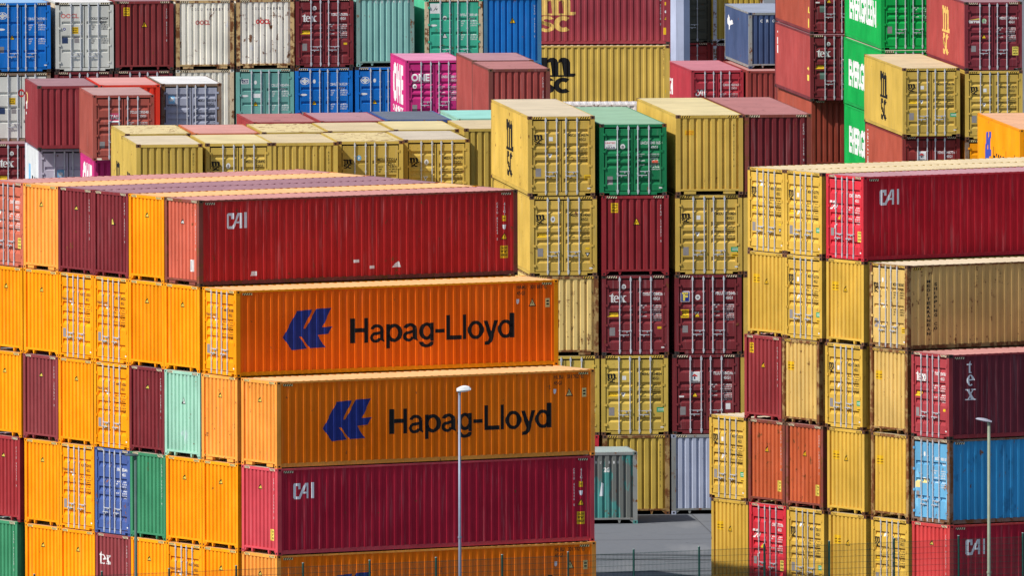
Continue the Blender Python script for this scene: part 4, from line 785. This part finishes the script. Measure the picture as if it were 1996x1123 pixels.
# ------------------------------------------------------------------ fence
M_GREEN = paint('fence_green', (.012, .075, .06), .0, streak=.05)
M_CAP = flat('post_cap', (.35, .45, .42), .4)
def fence():
    root = bpy.data.objects.new('mesh_fence', None); C.objects.link(root)
    p0 = Vector((-13.42, 634.9, 0)); ang = R(27.46); d = Vector((math.cos(ang), math.sin(ang), 0)); SP = 2.455; HT = 3.2
    root.location = p0; root.rotation_euler = (0, 0, ang)
    tag(root, 'green welded wire mesh fence with round topped posts along the bottom of the picture', 'fence')
    b = MB(); b.box(-.021, .021, -.03, .03, 0, HT); b.box(-.025, .025, -.032, .032, HT, HT + .02, 1); post = b.mesh('post', 2)
    b = MB(); k = 0
    xx = .05
    while xx < SP - .03:
        b.box(xx - .003, xx + .003, -.003, .003, .05, HT - .10); xx += .05
    zz = HT - .13
    while zz > .1:
        for yy in (-.009, .004): b.box(.03, SP - .03, yy, yy + .007, zz - .0035, zz + .0035)
        zz -= .2
    pan = b.mesh('mesh_panel')
    for i in range(-2, 17):
        link('post', post, [M_GREEN, M_CAP], root, (i * SP, 0, 0))
        if i < 16: link('mesh_panel', pan, [M_GREEN], root, (i * SP, 0, 0))
fence()
# ------------------------------------------------------------------ lamps
def lamp(x, y, h, polecol, headcol, label, ang, hl, hw, tilt, r0=.075, dome=.13):
    root = bpy.data.objects.new('street_lamp', None); C.objects.link(root); root.location = (x, y, 0); root.rotation_euler = (0, 0, ang)
    tag(root, label, 'street lamp', 'street lamps in front of the container stacks')
    b = MB(); b.tube((0, 0, 0), (0, 0, h - .10), r0, r0 * .72, n=20); b.tube((0, 0, 0), (0, 0, 1.0), r0 * 1.35, r0 * 1.35, n=20)
    me = b.mesh('pole'); [setattr(p, 'use_smooth', len(p.vertices) == 4) for p in me.polygons]
    link('pole', me, [polecol], root)
    b = MB(); b.tube((0, 0, h * .52), (0, 0, h * .52 + .06), r0 * 1.12, r0 * 1.12, n=16); link('collar', b.mesh('collar'), [polecol], root)
    b = MB(); n = 9; sec = []
    for i in range(n):
        t = i / (n - 1); xx = -.09 + t * hl; w = hw * (.45 + .55 * math.sin(math.pi * min(1, t * .8 + .15))); th = dome * (.35 + .65 * math.sin(math.pi * (t * .85 + .08))) * (1 if t < .99 else .5)
        zc = h - .10 + tilt * t * hl
        sec.append([(xx, -w, zc), (xx, -w * .75, zc + th * .7), (xx, 0, zc + th), (xx, w * .75, zc + th * .7), (xx, w, zc), (xx, w * .6, zc - th * .35), (xx, -w * .6, zc - th * .35)])
    i0 = 0
    for s_ in sec: b.v += s_
    for i in range(n - 1):
        for k in range(7): b.f.append((i * 7 + k, i * 7 + (k + 1) % 7, (i + 1) * 7 + (k + 1) % 7, (i + 1) * 7 + k)); b.m.append(1 if k in (4, 5, 6) and k == 5 else 0)
    b.f.append(tuple(range(6, -1, -1))); b.m.append(0); b.f.append(tuple((n - 1) * 7 + k for k in range(7))); b.m.append(0)
    me = b.mesh('lamp_head', 2); link('lamp_head', me, [headcol, M_DARK], root)
    b = MB(); b.tube((0, 0, h - .22), (.02, 0, h - .08), .05, .045, n=12); link('bracket', b.mesh('bracket'), [M_DARK if r0 > .08 else polecol], root)
ML1 = flat('pole_galvanised', (.22, .25, .33), .45, .2); MH1 = flat('head_white', (.72, .74, .76), .35)
ML2 = flat('pole_sage', (.26, .30, .22), .5); MH2 = flat('head_grey', (.36, .36, .42), .4); ML3 = flat('pole_dark_green', (.07, .12, .11), .5); MH3 = flat('head_dark', (.06, .09, .09), .5)
lamp(-1.69, 621.97, 10.06, ML1, MH1, 'grey lamp post with white curved head in front of the long orange containers', .0, .46, .12, .10, .056, .15)
lamp(14.86, 606.49, 10.08, ML2, MH2, 'pale green lamp post with flat head in front of the blue container', math.pi, .50, .13, .20, .064, .075)
lamp(-11.51, 593.78, 10.0, ML3, MH3, 'dark green lamp post in front of the green and orange container ends', math.pi, .42, .12, .02, .056, .06)
# ------------------------------------------------------------------ floodlight mast
def mast():
    root = bpy.data.objects.new('floodlight_mast', None); C.objects.link(root); root.location = (7.95, 917.0, 0)
    tag(root, 'thick pale grey eight sided mast rising behind the tan roofed container', 'mast')
    m = paint('mast_paint', (.42, .46, .60), .0, (.50, .55, .70), .04, rough=.5, streak=.25)
    b = MB(); b.tube((0, 0, 0), (0, 0, 9.35), .50, .48, n=8, ph=.35); link('pole', b.mesh('pole'), [m], root).name = 'lower_pole'
    b = MB(); b.tube((0, 0, 9.35), (0, 0, 30), .485, .34, n=8, ph=.35); b.tube((0, 0, 9.33), (0, 0, 9.36), .492, .492, n=8, ph=.35); link('upper_pole', b.mesh('upper_pole'), [m], root)
    b = MB(); b.tube((0, 0, 29.8), (0, 0, 30.4), 1.4, 1.4, n=16)
    for k in range(8): t = k * math.pi / 4; b.box(1.5 * math.cos(t) - .25, 1.5 * math.cos(t) + .25, 1.5 * math.sin(t) - .25, 1.5 * math.sin(t) + .25, 29.4, 29.9)
    link('lamp_ring', b.mesh('lamp_ring'), [ML1], root)
mast()
